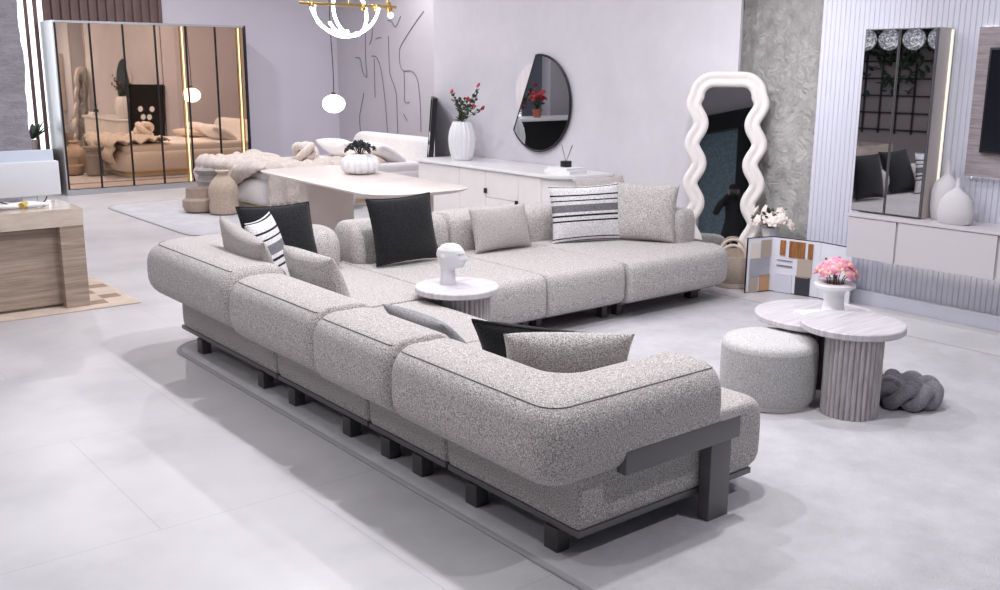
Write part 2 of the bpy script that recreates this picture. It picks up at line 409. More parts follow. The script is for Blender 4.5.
# pale niche wall with lattice seen by the mirrored cabinet
# ------------------------------------------------------------------ rugs
def rug(name, x0, x1, y0, y1, label, rad=.25, grp=None):
    r = thing(name, label, 'rug', ((x0+x1)/2, (y0+y1)/2, 0), grp)
    V = [(x0, y0), (x1, y0), (x1, y1), (x0, y1)]
    bm = NB(); puff(bm, V, [rad]*4, [(0, .001), (0, .008), (.004, .011)], seg=8); obj('pile', bm, 'rug', r)
    bm = NB(); rr = [[bm.verts.new((x, y, z)) for x, y in loop_off(V, [rad]*4, d, [1]*4, 8)] for d, z in ((-.006, .001), (-.006, .009), (-.002, .0125), (.018, .0125), (.020, .0105))]
    for a, b in zip(rr, rr[1:]):
        for k in range(len(a)): bm.faces.new((a[k], a[(k+1) % len(a)], b[(k+1) % len(a)], b[k]))
    obj('binding', bm, 'rug_edge', r, label='flat grey binding round the edge')
    return r
rug('area_rug', 2.17, 6.17, .35, 6.15, 'large pale grey area rug under the sectional sofa and coffee tables')
rug('bedroom_rug', 3.92, 8.2, 10.0, 13.1, 'pale rug under the bed and beside the clay pots', .35)
r = thing('patchwork_rug', 'beige patchwork rug poking out from under the travertine desk', 'rug', (1.5, 7.9, 0))
bm = NB(); box(bm, -.2, 2.46, 7.44, 8.6, .001, .010, .003); obj('pile', bm, 'beigerug', r)
for (a, b) in ((2.12, 8.36), (2.30, 8.15), (2.14, 7.95), (2.27, 7.73), (2.12, 7.56), (1.9, 8.42)): bm = NB(); box(bm, a, a+.14, b, b+.13, .0095, .0115); obj('dark_patch', bm, 'tile_dark', r, label='darker brown woven patch')

# ------------------------------------------------------------------ sectional sofa
sofa = thing('sectional_sofa', 'large light grey boucle sectional sofa on graphite metal legs', 'sofa', (3.2, 4.2, 0))
GR = .012
def module(x0, x1, y0, y1, wts, rads, legs, z0=.13, z1=.42, R_=.10, rx=.12, ry=.004):
    V = [(x0, y0), (x1, y0), (x1, y1), (x0, y1)]
    prof = [(.065, z0-.002), (.036, z0+.004), (.014, z0+.020), (.003, z0+.045), (0, z0+.10)]+[q for q in sprof(z0, z1, R_, 3.4, 19) if q[1] > z0+.13]
    bm = NB(); puff(bm, V, rads, prof, wts, 6)
    m = obj('seat_module', bm, ['boucle'], sofa, angle=60)
    bm = NB(); box(bm, x0+.004, x1-rx, y0+ry, y1-.004, .106, .131, .003)
    obj('base_rail', bm, 'steel', m, label='thin graphite metal rail under the seat')
    for lx, ly, sx, sy in legs:
        bm = NB(); box(bm, lx-sx/2, lx+sx/2, ly-sy/2, ly+sy/2, .011, .104, .003); obj('leg', bm, 'leg_dark', m, label='square dark metal leg')
    return m
G = .004
we, wf, wi = .3, 1.25, .08
# order of edges: y0 side, x1 side, y1 side, x0 side
XL = 2.293
module(2.268, 3.37, 2.385, 3.20-G, [we, 1.5, wi, .25], [.02, .12, .03, .02], [(XL, 2.53, .06, .075), (XL, 3.02, .06, .075)])
module(2.268, 3.27, 3.20+G, 3.83-G, [wi, wf, wi, .25], [.03, .04, .04, .03], [(XL, 3.41, .06, .075), (XL, 3.67, .06, .075)])
module(2.268, 3.27, 3.83+G, 4.77-G, [wi, wf, we, .25], [.03, .04, .06, .03], [(XL, 4.02, .06, .075), (XL, 4.59, .06, .075), (3.17, 4.3, .06, .06)])
module(2.268, 3.41, 4.77+G, 6.13, [wi, wi, .25, .25], [.03, .03, .06, .06], [(XL, 4.96, .06, .075), (XL, 5.82, .06, .075)])
module(3.41+G, 4.24-G, 4.79, 6.10, [wf, wi, .25, wi], [.05, .04, .03, .03], [(3.72, 5.0, .05, .06), (4.19, 5.0, .05, .06)], rx=.004, ry=.11)
module(4.24+G, 4.97-G, 4.79, 6.10, [wf, wi, .25, wi], [.04, .04, .03, .03], [(4.31, 5.0, .05, .06), (4.90, 4.97, .05, .06)], rx=.004, ry=.11)
module(4.97+G, 6.21, 4.75, 6.10, [wf, 1.7, .25, wi], [.04, .30, .06, .03], [(5.04, 4.96, .05, .06), (5.90, 5.0, .09, .07)], rx=.22, ry=.11)
def seam_of(o_bm, ring, a, b, dz=.0):
    tube(o_bm, [(v[0], v[1], v[2]+dz) for v in ring[a:b]], .0024, 6, mi=1)
def roll(V, rad, w, z0, z1, Rr, seam=None, n=2.8):
    bm = NB(); prof = sprof(z0, z1, Rr, n, 17)
    rings = puff(bm, V, rad, prof, w, 7)
    if seam:
        ring = [v.co.copy() for v in rings[13]]; ring = ring+ring
        seam_of(bm, ring, seam[0]*8+seam[1], seam[2]*8+seam[3], .001)
    return obj('back_cushion', bm, ['boucle', 'seam'], sofa, angle=75)
# near corner: back + arm in one mitred roll
roll([(2.06, 2.315), (2.97, 2.315), (2.97, 2.69), (2.45, 2.69), (2.45, 3.325), (2.06, 3.325)], [.12, .05, .05, .06, .06, .06], [1, .2, 1, 1, .15, 1], .325, .645, .16, (5, 4, 7, 4))
roll([(2.055, 3.335), (2.45, 3.335), (2.45, 3.975), (2.055, 3.975)], [.06]*4, [.2, 1, .2, 1], .33, .655, .16, (3, 4, 4, 4))
roll([(2.065, 3.985), (2.46, 3.985), (2.46, 4.945), (2.065, 4.945)], [.06, .06, .10, .10], [.2, 1, .4, 1], .335, .665, .16, (3, 4, 4, 4))
roll([(2.07, 4.955), (2.50, 4.955), (2.50, 5.85), (3.33, 5.85), (3.33, 6.27), (2.07, 6.27)], [.08, .10, .08, .10, .10, .20], [.45, 1, 1, .45, 1, 1], .34, .695, .21, (4, 7, 6, 4))
roll([(3.43, 5.88), (4.235, 5.88), (4.235, 6.26), (3.43, 6.26)], [.09, .05, .05, .09], [1, .35, 1, .45], .34, .70, .17)
roll([(4.245, 5.88), (4.965, 5.88), (4.965, 6.26), (4.245, 6.26)], [.05, .06, .06, .05], [1, .35, 1, .35], .34, .70, .17)
roll([(4.975, 5.86), (5.86, 5.86), (5.86, 5.13), (6.11, 5.13), (6.11, 6.26), (4.975, 6.26)], [.05, .05, .08, .08, .12, .05], [1, .75, .35, .75, 1, .35], .34, .68, .16, n=3.2)
# metal arm brackets
bm = NB(); box(bm, 2.43, 3.07, 2.318, 2.366, .330, .420, .004); box(bm, 2.905, 3.025, 2.322, 2.378, .011, .335, .004); obj('arm_bracket', bm, 'steel', sofa, label='flat graphite metal bar and post carrying the near arm')
bm = NB(); box(bm, 6.08, 6.135, 5.02, 5.72, .335, .425, .004); box(bm, 6.075, 6.13, 5.10, 5.23, .011, .34, .004); obj('arm_bracket', bm, 'steel', sofa, label='flat graphite metal bar and post carrying the far arm')

# ------------------------------------------------------------------ cushions
def cushion(name, label, w, h, t, c, yaw, tilt=14, rolld=0, mat='boucle', group=None, pinch=.07, pipe=None, N=22, sag=0, cat='cushion'):
    bm = NB(); uv = bm.loops.layers.uv.new('UVMap')
    top, bot = {}, {}; rnd = random.Random(hash(label) % 1000 if False else len(label))
    ph = [rnd.uniform(0, 6) for _ in range(4)]
    for i in range(N+1):
        for j in range(N+1):
            u, v = -1+2*i/N, -1+2*j/N
            u2, v2 = math.sin(u*PI/2)*.35+u*.65, math.sin(v*PI/2)*.35+v*.65
            e = max(0, (1-u2**2)*(1-v2**2)); th = t/2*e**.42
            x = w/2*u2*(1-pinch*(1-v2**2)*abs(u2)); z = h/2*v2*(1-pinch*(1-u2**2)*abs(v2))
            z -= sag*max(0, v2)*(1-u2**2)
            th *= 1+.06*math.sin(3*u2+ph[0])*math.sin(2.5*v2+ph[1])
            bd = i in (0, N) or j in (0, N)
            a = bm.verts.new((x, -th, z)); top[i, j] = a
            bot[i, j] = a if bd else bm.verts.new((x, th, z))
    def face(q, idx):
        f = bm.faces.new(q)
        for lp, (i, j) in zip(f.loops, idx): lp[uv].uv = (i/N, j/N)
    for i in range(N):
        for j in range(N):
            ix = [(i, j), (i+1, j), (i+1, j+1), (i, j+1)]
            face([top[k] for k in ix], ix); face([bot[k] for k in ix[::-1]], ix[::-1])
    me_pts = [top[i, 0].co.copy() for i in range(N)]+[top[N, j].co.copy() for j in range(N)]+[top[N-i, N].co.copy() for i in range(N)]+[top[0, N-j].co.copy() for j in range(N)]
    o = obj(name, bm, mat, None, local=True, angle=80)
    o.matrix_world = Matrix.Translation(c) @ Matrix.Rotation(R(yaw), 4, 'Z') @ Matrix.Rotation(R(-tilt), 4, 'X') @ Matrix.Rotation(R(rolld), 4, 'Y')
    tag(o, label, cat, group)
    if pipe:
        b2 = NB(); tube(b2, me_pts, .006, 6, True); p = obj('piping', b2, pipe, None, local=True); p.parent = o
    return o
GC = 'scatter cushions on the sectional sofa'
cushion('scatter_cushion', 'charcoal black cushion at the inner far corner, behind the striped one', .52, .47, .15, (2.88, 5.90, .655), 2, 22, 1, 'charcoal', GC, pipe='charcoal')
cushion('scatter_cushion', 'black and white striped cushion wedged between black and grey cushions at the corner', .50, .50, .14, (2.645, 5.56, .62), 48, 17, 0, 'stripe', GC)
cushion('scatter_cushion', 'grey cushion leaning on the far left roll, in front of the striped one', .66, .45, .16, (2.45, 5.42, .62), 86, 16, -7, 'boucle_warm', GC)
cushion('scatter_cushion', 'grey cushion lying over the second roll, nearest the striped corner cushion', .55, .40, .17, (2.575, 4.83, .585), 91, 20, 0, 'boucle', GC)
cushion('scatter_cushion', 'blue grey melange cushion with striped edge sunk behind the middle roll', .53, .34, .12, (2.66, 3.86, .485), 90, 44, 0, 'stripe_back', GC)
cushion('scatter_cushion', 'charcoal black cushion at the near arm, behind the plain grey one', .56, .40, .15, (2.78, 3.21, .485), 117, 27, 0, 'charcoal', GC, pipe='charcoal')
cushion('scatter_cushion', 'plump light grey cushion leaning on the near arm corner', .53, .40, .18, (2.69, 2.925, .53), 142, 27, 0, 'boucle', GC)
cushion('scatter_cushion', 'square charcoal black cushion leaning on the rear backrest by the dining table', .52, .46, .16, (3.735, 5.75, .66), 0, 14, -1, 'charcoal', GC, pipe='charcoal')
cushion('scatter_cushion', 'warm grey lumbar cushion on the rear seat, left of the striped one', .54, .33, .15, (4.60, 5.76, .585), 0, 16, 0, 'boucle_warm', GC)
cushion('scatter_cushion', 'square black and white striped cushion on the rear seat', .62, .46, .15, (5.385, 5.66, .635), -20, 12, -1, 'stripe', GC)
cushion('scatter_cushion', 'pale grey cushion mostly hidden behind the square light grey cushion at the far right arm', .52, .36, .13, (5.84, 5.93, .715), -8, 34, 0, 'boucle_warm', GC)
cushion('scatter_cushion', 'square light grey cushion leaning on the far right arm', .54, .46, .17, (5.755, 5.40, .645), -60, 12, 0, 'boucle', GC)

# ------------------------------------------------------------------ fluted tables
def fluted(bm, c, r, z0, z1, n=30, d=.012, seg=8):
    prof = []
    for k in range(n*seg):
        a = 2*PI*k/(n*seg); q = abs(math.sin(a*n/2)); rr = r-d+d*q**.6
        prof.append((c[0]+rr*math.cos(a), c[1]+rr*math.sin(a)))
    lo = [bm.verts.new((x, y, z0)) for x, y in prof]; hi = [bm.verts.new((x, y, z1)) for x, y in prof]; m = len(lo)
    for k in range(m): bm.faces.new((lo[k], lo[(k+1) % m], hi[(k+1) % m], hi[k]))
    bm.faces.new(lo[::-1]); bm.faces.new(hi)
def disc(c, r, z0, z1, bev=.006):
    bm = NB(); lathe(bm, [(r-bev, z0), (r, z0+bev), (r, z1-bev), (r-bev, z1)], (c[0], c[1], 0), 96); return bm
GT = 'nested fluted coffee tables'
def round_table(name, label, cat, c, r, z0, z1, cb, rb, top, base, grp=None, n=30):
    t = thing(name, label, cat, (c[0], c[1], 0), grp)
    obj('table_top', disc(c, r, z0, z1), [top], t, angle=30)
    bm = NB(); fluted(bm, cb, rb, .012, z0+.002, n); obj('fluted_base', bm, base, t, angle=60)
    return t
round_table('coffee_table', 'round grey oak coffee table on a fluted drum base, the front one of the pair', 'coffee table', (4.575, 2.785), .264, .43, .468, (4.486, 2.712), .145, 'inlay', 'flute', GT, 32)
round_table('coffee_table', 'lower round grey oak coffee table holding the white flower vase', 'coffee table', (4.77, 3.13), .34, .385, .420, (4.80, 3.13), .15, 'inlay', 'darkflute', GT, 30)
round_table('side_table', 'small round fluted side table in the sofa corner holding the white head', 'side table', (3.395, 4.66), .25, .458, .495, (3.43, 4.615), .145, 'inlay', 'flute', None, 30)

# sculpted head
hd = thing('head_sculpture', 'white abstract head sculpture on the small fluted side table', 'sculpture', (3.385, 4.72, .495))
bm = NB(); N1, N2 = 110, 64
def headp(u, v):
    # u: 0 crown.. 1 neck foot ; v angle, face towards v=0
    secs = [(0, .0, .0, .25), (.03, .025, .02, .249), (.09, .055, .045, .238), (.2, .078, .060, .212), (.33, .083, .063, .178), (.45, .080, .059, .148), (.54, .074, .054, .122), (.60, .064, .049, .106), (.64, .047, .045, .096), (.68, .043, .043, .084), (.8, .045, .045, .05), (1, .048, .048, 0)]
    for a, b in zip(secs, secs[1:]):
        if a[0] <= u <= b[0]:
            t = (u-a[0])/(b[0]-a[0]); t = t; return tuple(a[i]+(b[i]-a[i])*t for i in (1, 2, 3))
g = []
for i in range(N1+1):
    u = i/N1; rx, ry, z = headp(u)  if False else headp(u, 0)
    ring = []
    for k in range(N2):
        a = 2*PI*k/N2; f = max(0, math.cos(a)); s = math.sin(a)
        x = rx*math.cos(a); y = ry*s
        x += {True: -.012, False: 0}[z > .11]*0
        if z > .10:
            x += .010
            nose = .027*math.exp(-((z-.158)/.016)**2)*math.exp(-(s/.16)**2)*(f > 0)
            bridge = .014*math.exp(-((z-.178)/.018)**2)*math.exp(-(s/.13)**2)*(f > 0)
            brow = .006*math.exp(-((z-.196)/.008)**2)*math.exp(-(s/.7)**2)*(f > 0)
            eye = -.017*math.exp(-((z-.182)/.010)**2)*math.exp(-((abs(s)-.38)/.2)**2)*(f > 0)
            lip = .012*(math.exp(-((z-.134)/.005)**2)+.9*math.exp(-((z-.124)/.005)**2))*math.exp(-(s/.28)**2)*(f > 0)
            chin = .016*math.exp(-((z-.109)/.009)**2)*math.exp(-(s/.4)**2)*(f > 0)
            x += nose+bridge+brow+eye+lip+chin
            back = .010*max(0, -math.cos(a))*math.exp(-((z-.19)/.04)**2); x -= back
            ear = .010*math.exp(-((z-.165)/.018)**2)*math.exp(-((math.cos(a)+.25)/.16)**2); y += ear*(1 if s > 0 else -1)
        if z <= .10: x -= .012
        else: x -= .012*max(0, 1-(z-.10)/.02)
        ring.append(bm.verts.new((x, y, z)))
    g.append(ring)
for i in range(N1):
    for k in range(N2): bm.faces.new((g[i][k], g[i+1][k], g[i+1][(k+1) % N2], g[i][(k+1) % N2]))
bm.faces.new(g[-1])
bmesh.ops.remove_doubles(bm, verts=bm.verts, dist=1e-5)
bmesh.ops.transform(bm, matrix=Matrix.Translation((3.385, 4.72, .495)) @ Matrix.Rotation(R(-62), 4, 'Z') @ Matrix.Diagonal((1.0, 1.0, .98, 1)), verts=bm.verts)
obj('head', bm, plain('white_plaster_cast', rgb(222, 221, 225), .6), hd, angle=80)

# pouf
p = thing('pouf', 'round light grey boucle pouf between the sofa end and the coffee tables', 'pouf', (4.32, 3.105, 0))
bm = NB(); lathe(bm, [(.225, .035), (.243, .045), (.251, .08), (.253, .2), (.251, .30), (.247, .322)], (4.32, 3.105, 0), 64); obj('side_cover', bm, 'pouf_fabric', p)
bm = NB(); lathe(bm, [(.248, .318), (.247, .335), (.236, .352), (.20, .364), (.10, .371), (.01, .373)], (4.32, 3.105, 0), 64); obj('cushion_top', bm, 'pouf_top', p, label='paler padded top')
bm = NB(); lathe(bm, [(.21, .012), (.226, .014), (.228, .042), (.21, .044)], (4.32, 3.105, 0), 64); obj('plinth', bm, 'tablebase', p, label='pale wooden plinth ring')

# braided cushion
bm = NB(); BC = (4.865, 2.63); NP = 150
for st in range(3):
    pts = []
    for k in range(NP):
        a = 2*PI*k/NP; q = 3*a+2*PI*st/3
        rr = .108+.060*math.cos(q); pts.append((BC[0]+rr*math.cos(a), BC[1]+rr*math.sin(a), .078+.036*math.sin(2*q)))
    tube(bm, pts, .037, 12, True)
o = obj('floor_cushion', bm, 'braid_fabric', None, base=(4.865, 2.63, 0), angle=80); tag(o, 'dark grey braided knot cushion on the rug behind the fluted coffee table', 'cushion')

# vase with pink flowers on the rear coffee table
VB = (4.815, 3.06, .432)
bm = NB(); quadbox(bm, (4.77, 3.06, .426), (.9, -.45, 0), (.45, .9, 0), .30, .20, .010)
o = obj('brochure', bm, 'paper', None, smooth=False); tag(o, 'white brochure lying under the flower vase', 'brochure')
bm = NB(); lathe(bm, [(.066, 0), (.068, .006), (.060, .02), (.055, .06), (.056, .11), (.066, .130), (.096, .138), (.110, .148), (.112, .160), (.103, .168), (.07, .170), (.055, .165), (.045, .11)], VB, 48, caps=True)
o = obj('flower_vase', bm, 'ceramic', None); tag(o, 'white mushroom shaped vase with a wide lip on the coffee table', 'vase')
def flower(bm, c, r, npet=6, mi=0, mi2=1, tilt=None):
    ax = Vector(tilt or (random.uniform(-1, 1), random.uniform(-1, 1), random.uniform(.2, 1))).normalized()
    q = ax.to_track_quat('Z', 'Y').to_matrix().to_4x4()
    for ringi, (rr, ang, sc) in enumerate(((.55, 55, 1), (.35, 25, .8))):
        for k in range(npet):
            a = 2*PI*k/npet+ringi*.5
            m = q @ Matrix.Rotation(a, 4, 'Z') @ Matrix.Translation((r*rr, 0, r*.25*ringi)) @ Matrix.Rotation(R(-ang+40), 4, 'Y')
            blob(bm, Vector(c), r*.55*sc, 1, .75, .28, mi if (k+ringi) % 3 else mi2, 7, mat=m)
    blob(bm, Vector(c)+ax*r*.15, r*.25, mi=mi2, seg=6)
fl = thing('flower_bouquet', 'bouquet of pink and peach flowers in the mushroom shaped white vase', 'flowers', (VB[0], VB[1], VB[2]+.165))
rnd = random.Random(3)
for k in range(20):
    a = k*2.4; rr = .105*math.sqrt((k+.3)/20); h = .315-.075*(rr/.105)**2+rnd.uniform(-.012, .012)
    c = (VB[0]+rr*math.cos(a), VB[1]+rr*math.sin(a), VB[2]+h-.02)
    bm = NB(); flower(bm, c, .040, 6, 0, 1, (rr*math.cos(a)*14, rr*math.sin(a)*14, .9)); b = obj('blossom', bm, ['pink', 'peach'], fl)
    if k % 2 == 0:
        bm = NB(); tube(bm, [(VB[0]+.03*math.cos(a), VB[1]+.03*math.sin(a), VB[2]+.12), ((VB[0]+c[0])/2, (VB[1]+c[1])/2, VB[2]+.19), c], .003, 5); obj('stem', bm, 'stemgreen', fl)

# ------------------------------------------------------------------ dining table
dt = thing('dining_table', 'white dining table with rounded corners and slab legs behind the sofa', 'table', (4.75, 8.1, 0))
V = [(4.16, 6.77), (5.17, 6.80), (5.30, 9.38), (4.31, 9.33)]
bm = NB(); puff(bm, V, [.34, .22, .22, .20], [(.10, .700), (.03, .718), (.004, .735), (0, .741), (.004, .745)], seg=12); obj('table_top', bm, 'tabletop', dt, angle=50)
bm = NB(); box(bm, 4.53, 5.05, 8.66, 8.84, 0, .703, .03, seg=4); obj('slab_leg', bm, 'tablebase', dt, label='broad beige slab leg')
bm = NB(); box(bm, 4.44, 5.02, 7.22, 7.40, 0, .703, .03, seg=4); obj('slab_leg', bm, 'tablebase', dt, label='broad beige slab leg')
# pumpkin vase
PV = (4.97, 8.40, .745)
bm = NB(); lathe(bm, [(.08, 0), (.135, .012), (.172, .05), (.180, .10), (.162, .15), (.112, .186), (.06, .194), (.045, .186), (.04, .15)], PV, 112, (14, .16, lambda z: 1 if z < .17 else .3))
o = obj('pumpkin_vase', bm, 'ceramic', None, angle=70); tag(o, 'squat ribbed white vase shaped like a pumpkin on the dining table', 'vase')
sp = thing('dried_sprig', 'small dark leafy sprig in the pumpkin shaped vase', 'plant', (PV[0], PV[1], PV[2]+.15))
rnd = random.Random(5)
bm = NB(); bs = NB()
for k in range(20):
    a = k*2.4; e = Vector((math.cos(a)*.045*(1+k % 3), math.sin(a)*.045*(1+k % 3), .15-.03*(k % 3)+.02*(k % 2))); c0 = Vector((PV[0], PV[1], PV[2]+.14))
    ps = spline([c0, c0+e*.55+Vector((0, 0, .05)), c0+e, c0+e*1.05-Vector((0, 0, .03))], 5); tube(bs, ps, .0035, 5)
    for q in ps[5:]:
        for s in (-1, 1):
            d = Vector((rnd.uniform(-1, 1), rnd.uniform(-1, 1), rnd.uniform(-.4, .8))).normalized()
            blob(bm, q+d*.013, .012, 1, .6, .45, 0, 6, mat=d.to_track_quat('X', 'Z').to_matrix().to_4x4())
obj('leaves', bm, 'darkleaf', sp); obj('stem', bs, 'cord', sp)

# ------------------------------------------------------------------ bed
bed = thing('bed', 'white upholstered bed with rounded base and headboard beyond the dining table', 'bed', (6.3, 11.9, 0))
bm = NB(); puff(bm, [(5.18, 11.0), (7.55, 11.0), (7.55, 12.85), (5.18, 12.85)], [.3, .1, .1, .3], sprof(.10, .42, .07, 2.6), seg=8); obj('bed_base', bm, 'bedboucle', bed, angle=70)
bm = NB(); puff(bm, [(5.30, 11.12), (7.5, 11.12), (7.5, 12.73), (5.30, 12.73)], [.2, .1, .1, .2], [(0, .0125), (0, .068)], seg=6); obj('plinth', bm, 'bedboucle', bed)
bm = NB(); puff(bm, [(5.28, 11.10), (7.5, 11.10), (7.5, 12.75), (5.28, 12.75)], [.2, .1, .1, .2], [(0, .066), (0, .105)], seg=6); obj('plinth_trim', bm, 'gold', bed, label='thin brass strip round the base')
bm = NB(); puff(bm, [(5.26, 11.05), (7.5, 11.05), (7.5, 12.8), (5.26, 12.8)], [.2, .1, .1, .2], sprof(.38, .53, .08, 2.6), seg=8); obj('mattress', bm, 'linen', bed, angle=70)
bm = NB()
VV = [(10.88, .12), (12.97, .12), (12.97, .84), (10.88, .84)]
lo_ = loop_off(VV, [.05, .05, .25, .25], 0, [1]*4, 10); rings = []
for d, x in ((.06, 7.52), (.015, 7.54), (0, 7.58), (0, 7.66), (.03, 7.70)):
    rings.append([bm.verts.new((x, a, b)) for a, b in loop_off(VV, [.05, .05, .25, .25], d, [1]*4, 10)])
for a, b in zip(rings, rings[1:]):
    for k in range(len(a)): bm.faces.new((a[k], a[(k+1) % len(a)], b[(k+1) % len(a)], b[k]))
bm.faces.new(rings[0]); bm.faces.new(rings[-1][::-1]); obj('headboard', bm, 'bedboucle', bed, angle=60)
GP = 'pillows at the head of the bed'
def bedpillow(label, c, yaw, tilt, w, h, t, mat): return cushion('bed_pillow', label, w, h, t, c, yaw, tilt, 0, mat, GP, pinch=.04, cat='pillow')
bedpillow('plump white pillow on the bed behind the pumpkin vase', (7.02, 12.30, .63), 92, 62, .78, .50, .24, 'linen')
bedpillow('white pillow on the bed nearer the black leaning panel', (7.10, 11.52, .63), 92, 60, .78, .50, .22, 'linen')
bedpillow('pale peach pillow lying in front of the white bed pillows', (6.86, 11.50, .59), 80, 76, .58, .42, .15, 'beige_linen')
# chunky blanket
bm = NB(); NS, NTT = 60, 76; g = []
def sstep(x): x = max(0, min(1, x)); return x*x*(3-2*x)
for i in range(NS+1):
    s = i/NS; row = []
    for j in range(NTT+1):
        t = j/NTT
        ln = t*2.25          # along: far edge -> near edge -> down the side
        sh = .05*sstep((t-.35)/.5)
        sx = s*1.15
        # across: starts hanging over the foot end
        drop = .0
        hang = max(0, .30-.30*sstep((t-.35)/.45))
        if sx < hang: x = 5.145-.02*math.sin(sx*8); zs = -(hang-sx)
        else: x = 5.145+(sx-hang); zs = 0
        x += sh
        Lf = 1.86
        if ln < Lf: y = 12.80-ln; zt = 0
        else: y = 12.80-Lf-.03; zt = -(ln-Lf)
        cab = .055*abs(math.sin(PI*(sx*4.4)))+.014*math.sin(ln*34+3*math.sin(sx*16))+.016*math.sin(7*sx+4*ln)+.012*math.sin(11*ln-5*sx)
        zz = .548+zs+zt+(cab if zs+zt == 0 else 0)
        if zt < 0: y -= cab*.8+.01
        if zs < 0: x -= cab*.8+.01
        rim = .06*math.exp(-((ln-Lf)/.12)**2)
        row.append(bm.verts.new((x, y, max(.115, zz))))
    g.append(row)
for i in range(NS):
    for j in range(NTT): bm.faces.new((g[i][j], g[i+1][j], g[i+1][j+1], g[i][j+1]))
endrow = [g[i][NTT].co.copy() for i in range(0, NS+1, 5)]
bl = thing('knitted_blanket', 'chunky taupe knitted blanket with tassels draped over the foot of the bed', 'blanket', (5.6, 11.9, .115))
o = obj('knit', bm, 'blanket', bl, angle=85); md = o.modifiers.new('thickness', 'SOLIDIFY'); md.thickness = .022; md.offset = 1
for q in endrow:
    bm = NB(); tube(bm, [q+Vector((0, -.012, .01)), q+Vector((0, -.018, -.05)), q+Vector((.004, -.014, -.085))], [.012, .016, .005], 7); obj('tassel', bm, 'blanket', bl)
# knot cushion on the bed
bm = NB(); pts = []
for k in range(200):
    a = 2*PI*k/200; rr = .085+.045*math.cos(3*a)
    pts.append((6.02+rr*math.cos(2*a), 11.52+rr*math.sin(2*a), .70+.075*math.sin(3*a)))
tube(bm, pts, .050, 14, True)
o = obj('knot_cushion', bm, 'knot', None, angle=80); tag(o, 'cream knotted ball cushion sitting on the bed', 'cushion')
# pots
bm = NB(); lathe(bm, [(.14, 0), (.18, .02), (.20, .08), (.195, .15), (.155, .18), (.150, .285), (.158, .292), (.146, .292), (.135, .22), (.11, .20)], (4.70, 11.80, .012), 40)
o = obj('clay_pot', bm, 'tan', None); tag(o, 'low wide taupe clay pot standing on the bedroom rug', 'pot')
bm = NB(); lathe(bm, [(.10, 0), (.13, .03), (.13, .30), (.14, .33), (.12, .36), (.11, .40), (.16, .455), (.165, .47), (.15, .47), (.12, .44)], (4.97, 12.15, .012), 40)
o = obj('stoneware_vase', bm, 'greypot', None); tag(o, 'tall grey stoneware vase behind the jute sack', 'vase')
bm = NB(); lathe(bm, [(.14, 0), (.17, .02), (.175, .10), (.162, .18), (.175, .26), (.168, .33), (.13, .40), (.075, .46), (.05, .48), (.085, .52), (.07, .525), (.03, .51)], (4.87, 11.45, .012), 40, (9, .03))
o = obj('jute_sack', bm, 'jute', None); tag(o, 'tied jute sack standing at the foot of the bed', 'sack')

# ------------------------------------------------------------------ wardrobe
wd = thing('wardrobe', 'wide wardrobe with six bronze mirrored doors and a metal side', 'wardrobe', (5.2, 14.75, 0))
X0, X1, Y0, Y1, H = 3.92, 6.60, 14.45, 15.05, 2.335
bm = NB(); box(bm, X0-.03, X0, Y0, Y1, .0, H+.01, .004); obj('side_panel', bm, 'alu', wd, label='brushed aluminium side upright')
bm = NB(); box(bm, X1, X1+.04, Y0+.005, Y1, .0, H+.01, .004); obj('side_panel', bm, 'black_frame', wd, label='dark side panel')
bm = NB(); box(bm, X0, X1, Y0+.03, Y1, .08, H, .0); obj('carcass', bm, 'cabinet_side', wd)
bm = NB(); box(bm, X0-.035, X1+.04, Y0-.02, Y1, 0.0, .075, .004); obj('plinth', bm, 'alu', wd, label='pale metal plinth')
bm = NB(); box(bm, X0, X1, Y0-.004, Y0+.04, H-.02, H+.01); obj('top_rail', bm, 'alu', wd)
dw = (X1-X0)/6
for k in range(6):
    a = X0+k*dw; bm = NB(); box(bm, a+.012, a+dw-.012, Y0+.005, Y0+.028, .085, H-.022); d = obj('door', bm, 'bronze', wd, smooth=False, label='bronze mirrored door')
    bm = NB(); box(bm, a-.012, a+.012, Y0-.006, Y0+.03, .08, H-.02); obj('door_stile', bm, 'black_frame', d)
for a in (X0+.045+dw*3.78, X1-.085):
    bm = NB(); box(bm, a-.007, a+.007, Y0-.004, Y0+.006, .085, H-.03); obj('light_strip', bm, 'ledgold', wd, label='glowing gold light strip')
for a in (X0+dw*3.78+.012, X1-.115, X1-.055):
    bm = NB(); box(bm, a-.006, a+.006, Y0-.008, Y0+.006, .085, H-.03); obj('gold_trim', bm, 'gold', wd)
# curtain of brown pleats above and beside the wardrobe
bm = NB(); pts = []
x = 3.70
k = 0
while x < 5.62:
    pts.append((x, 15.075+(.012 if k % 2 else -.03))); pts.append((x+.05, 15.075+(.012 if k % 2 else -.03))); x += .062; k += 1
lo = [bm.verts.new((a, b, .02)) for a, b in pts]; hi = [bm.verts.new((a, b, 4.5)) for a, b in pts]
for i in range(len(pts)-1): bm.faces.new((lo[i], lo[i+1], hi[i+1], hi[i]))
o = obj('pleated_curtain', bm, 'curtain', None, smooth=False); tag(o, 'brown pleated curtain hanging behind the mirrored wardrobe', 'curtain')
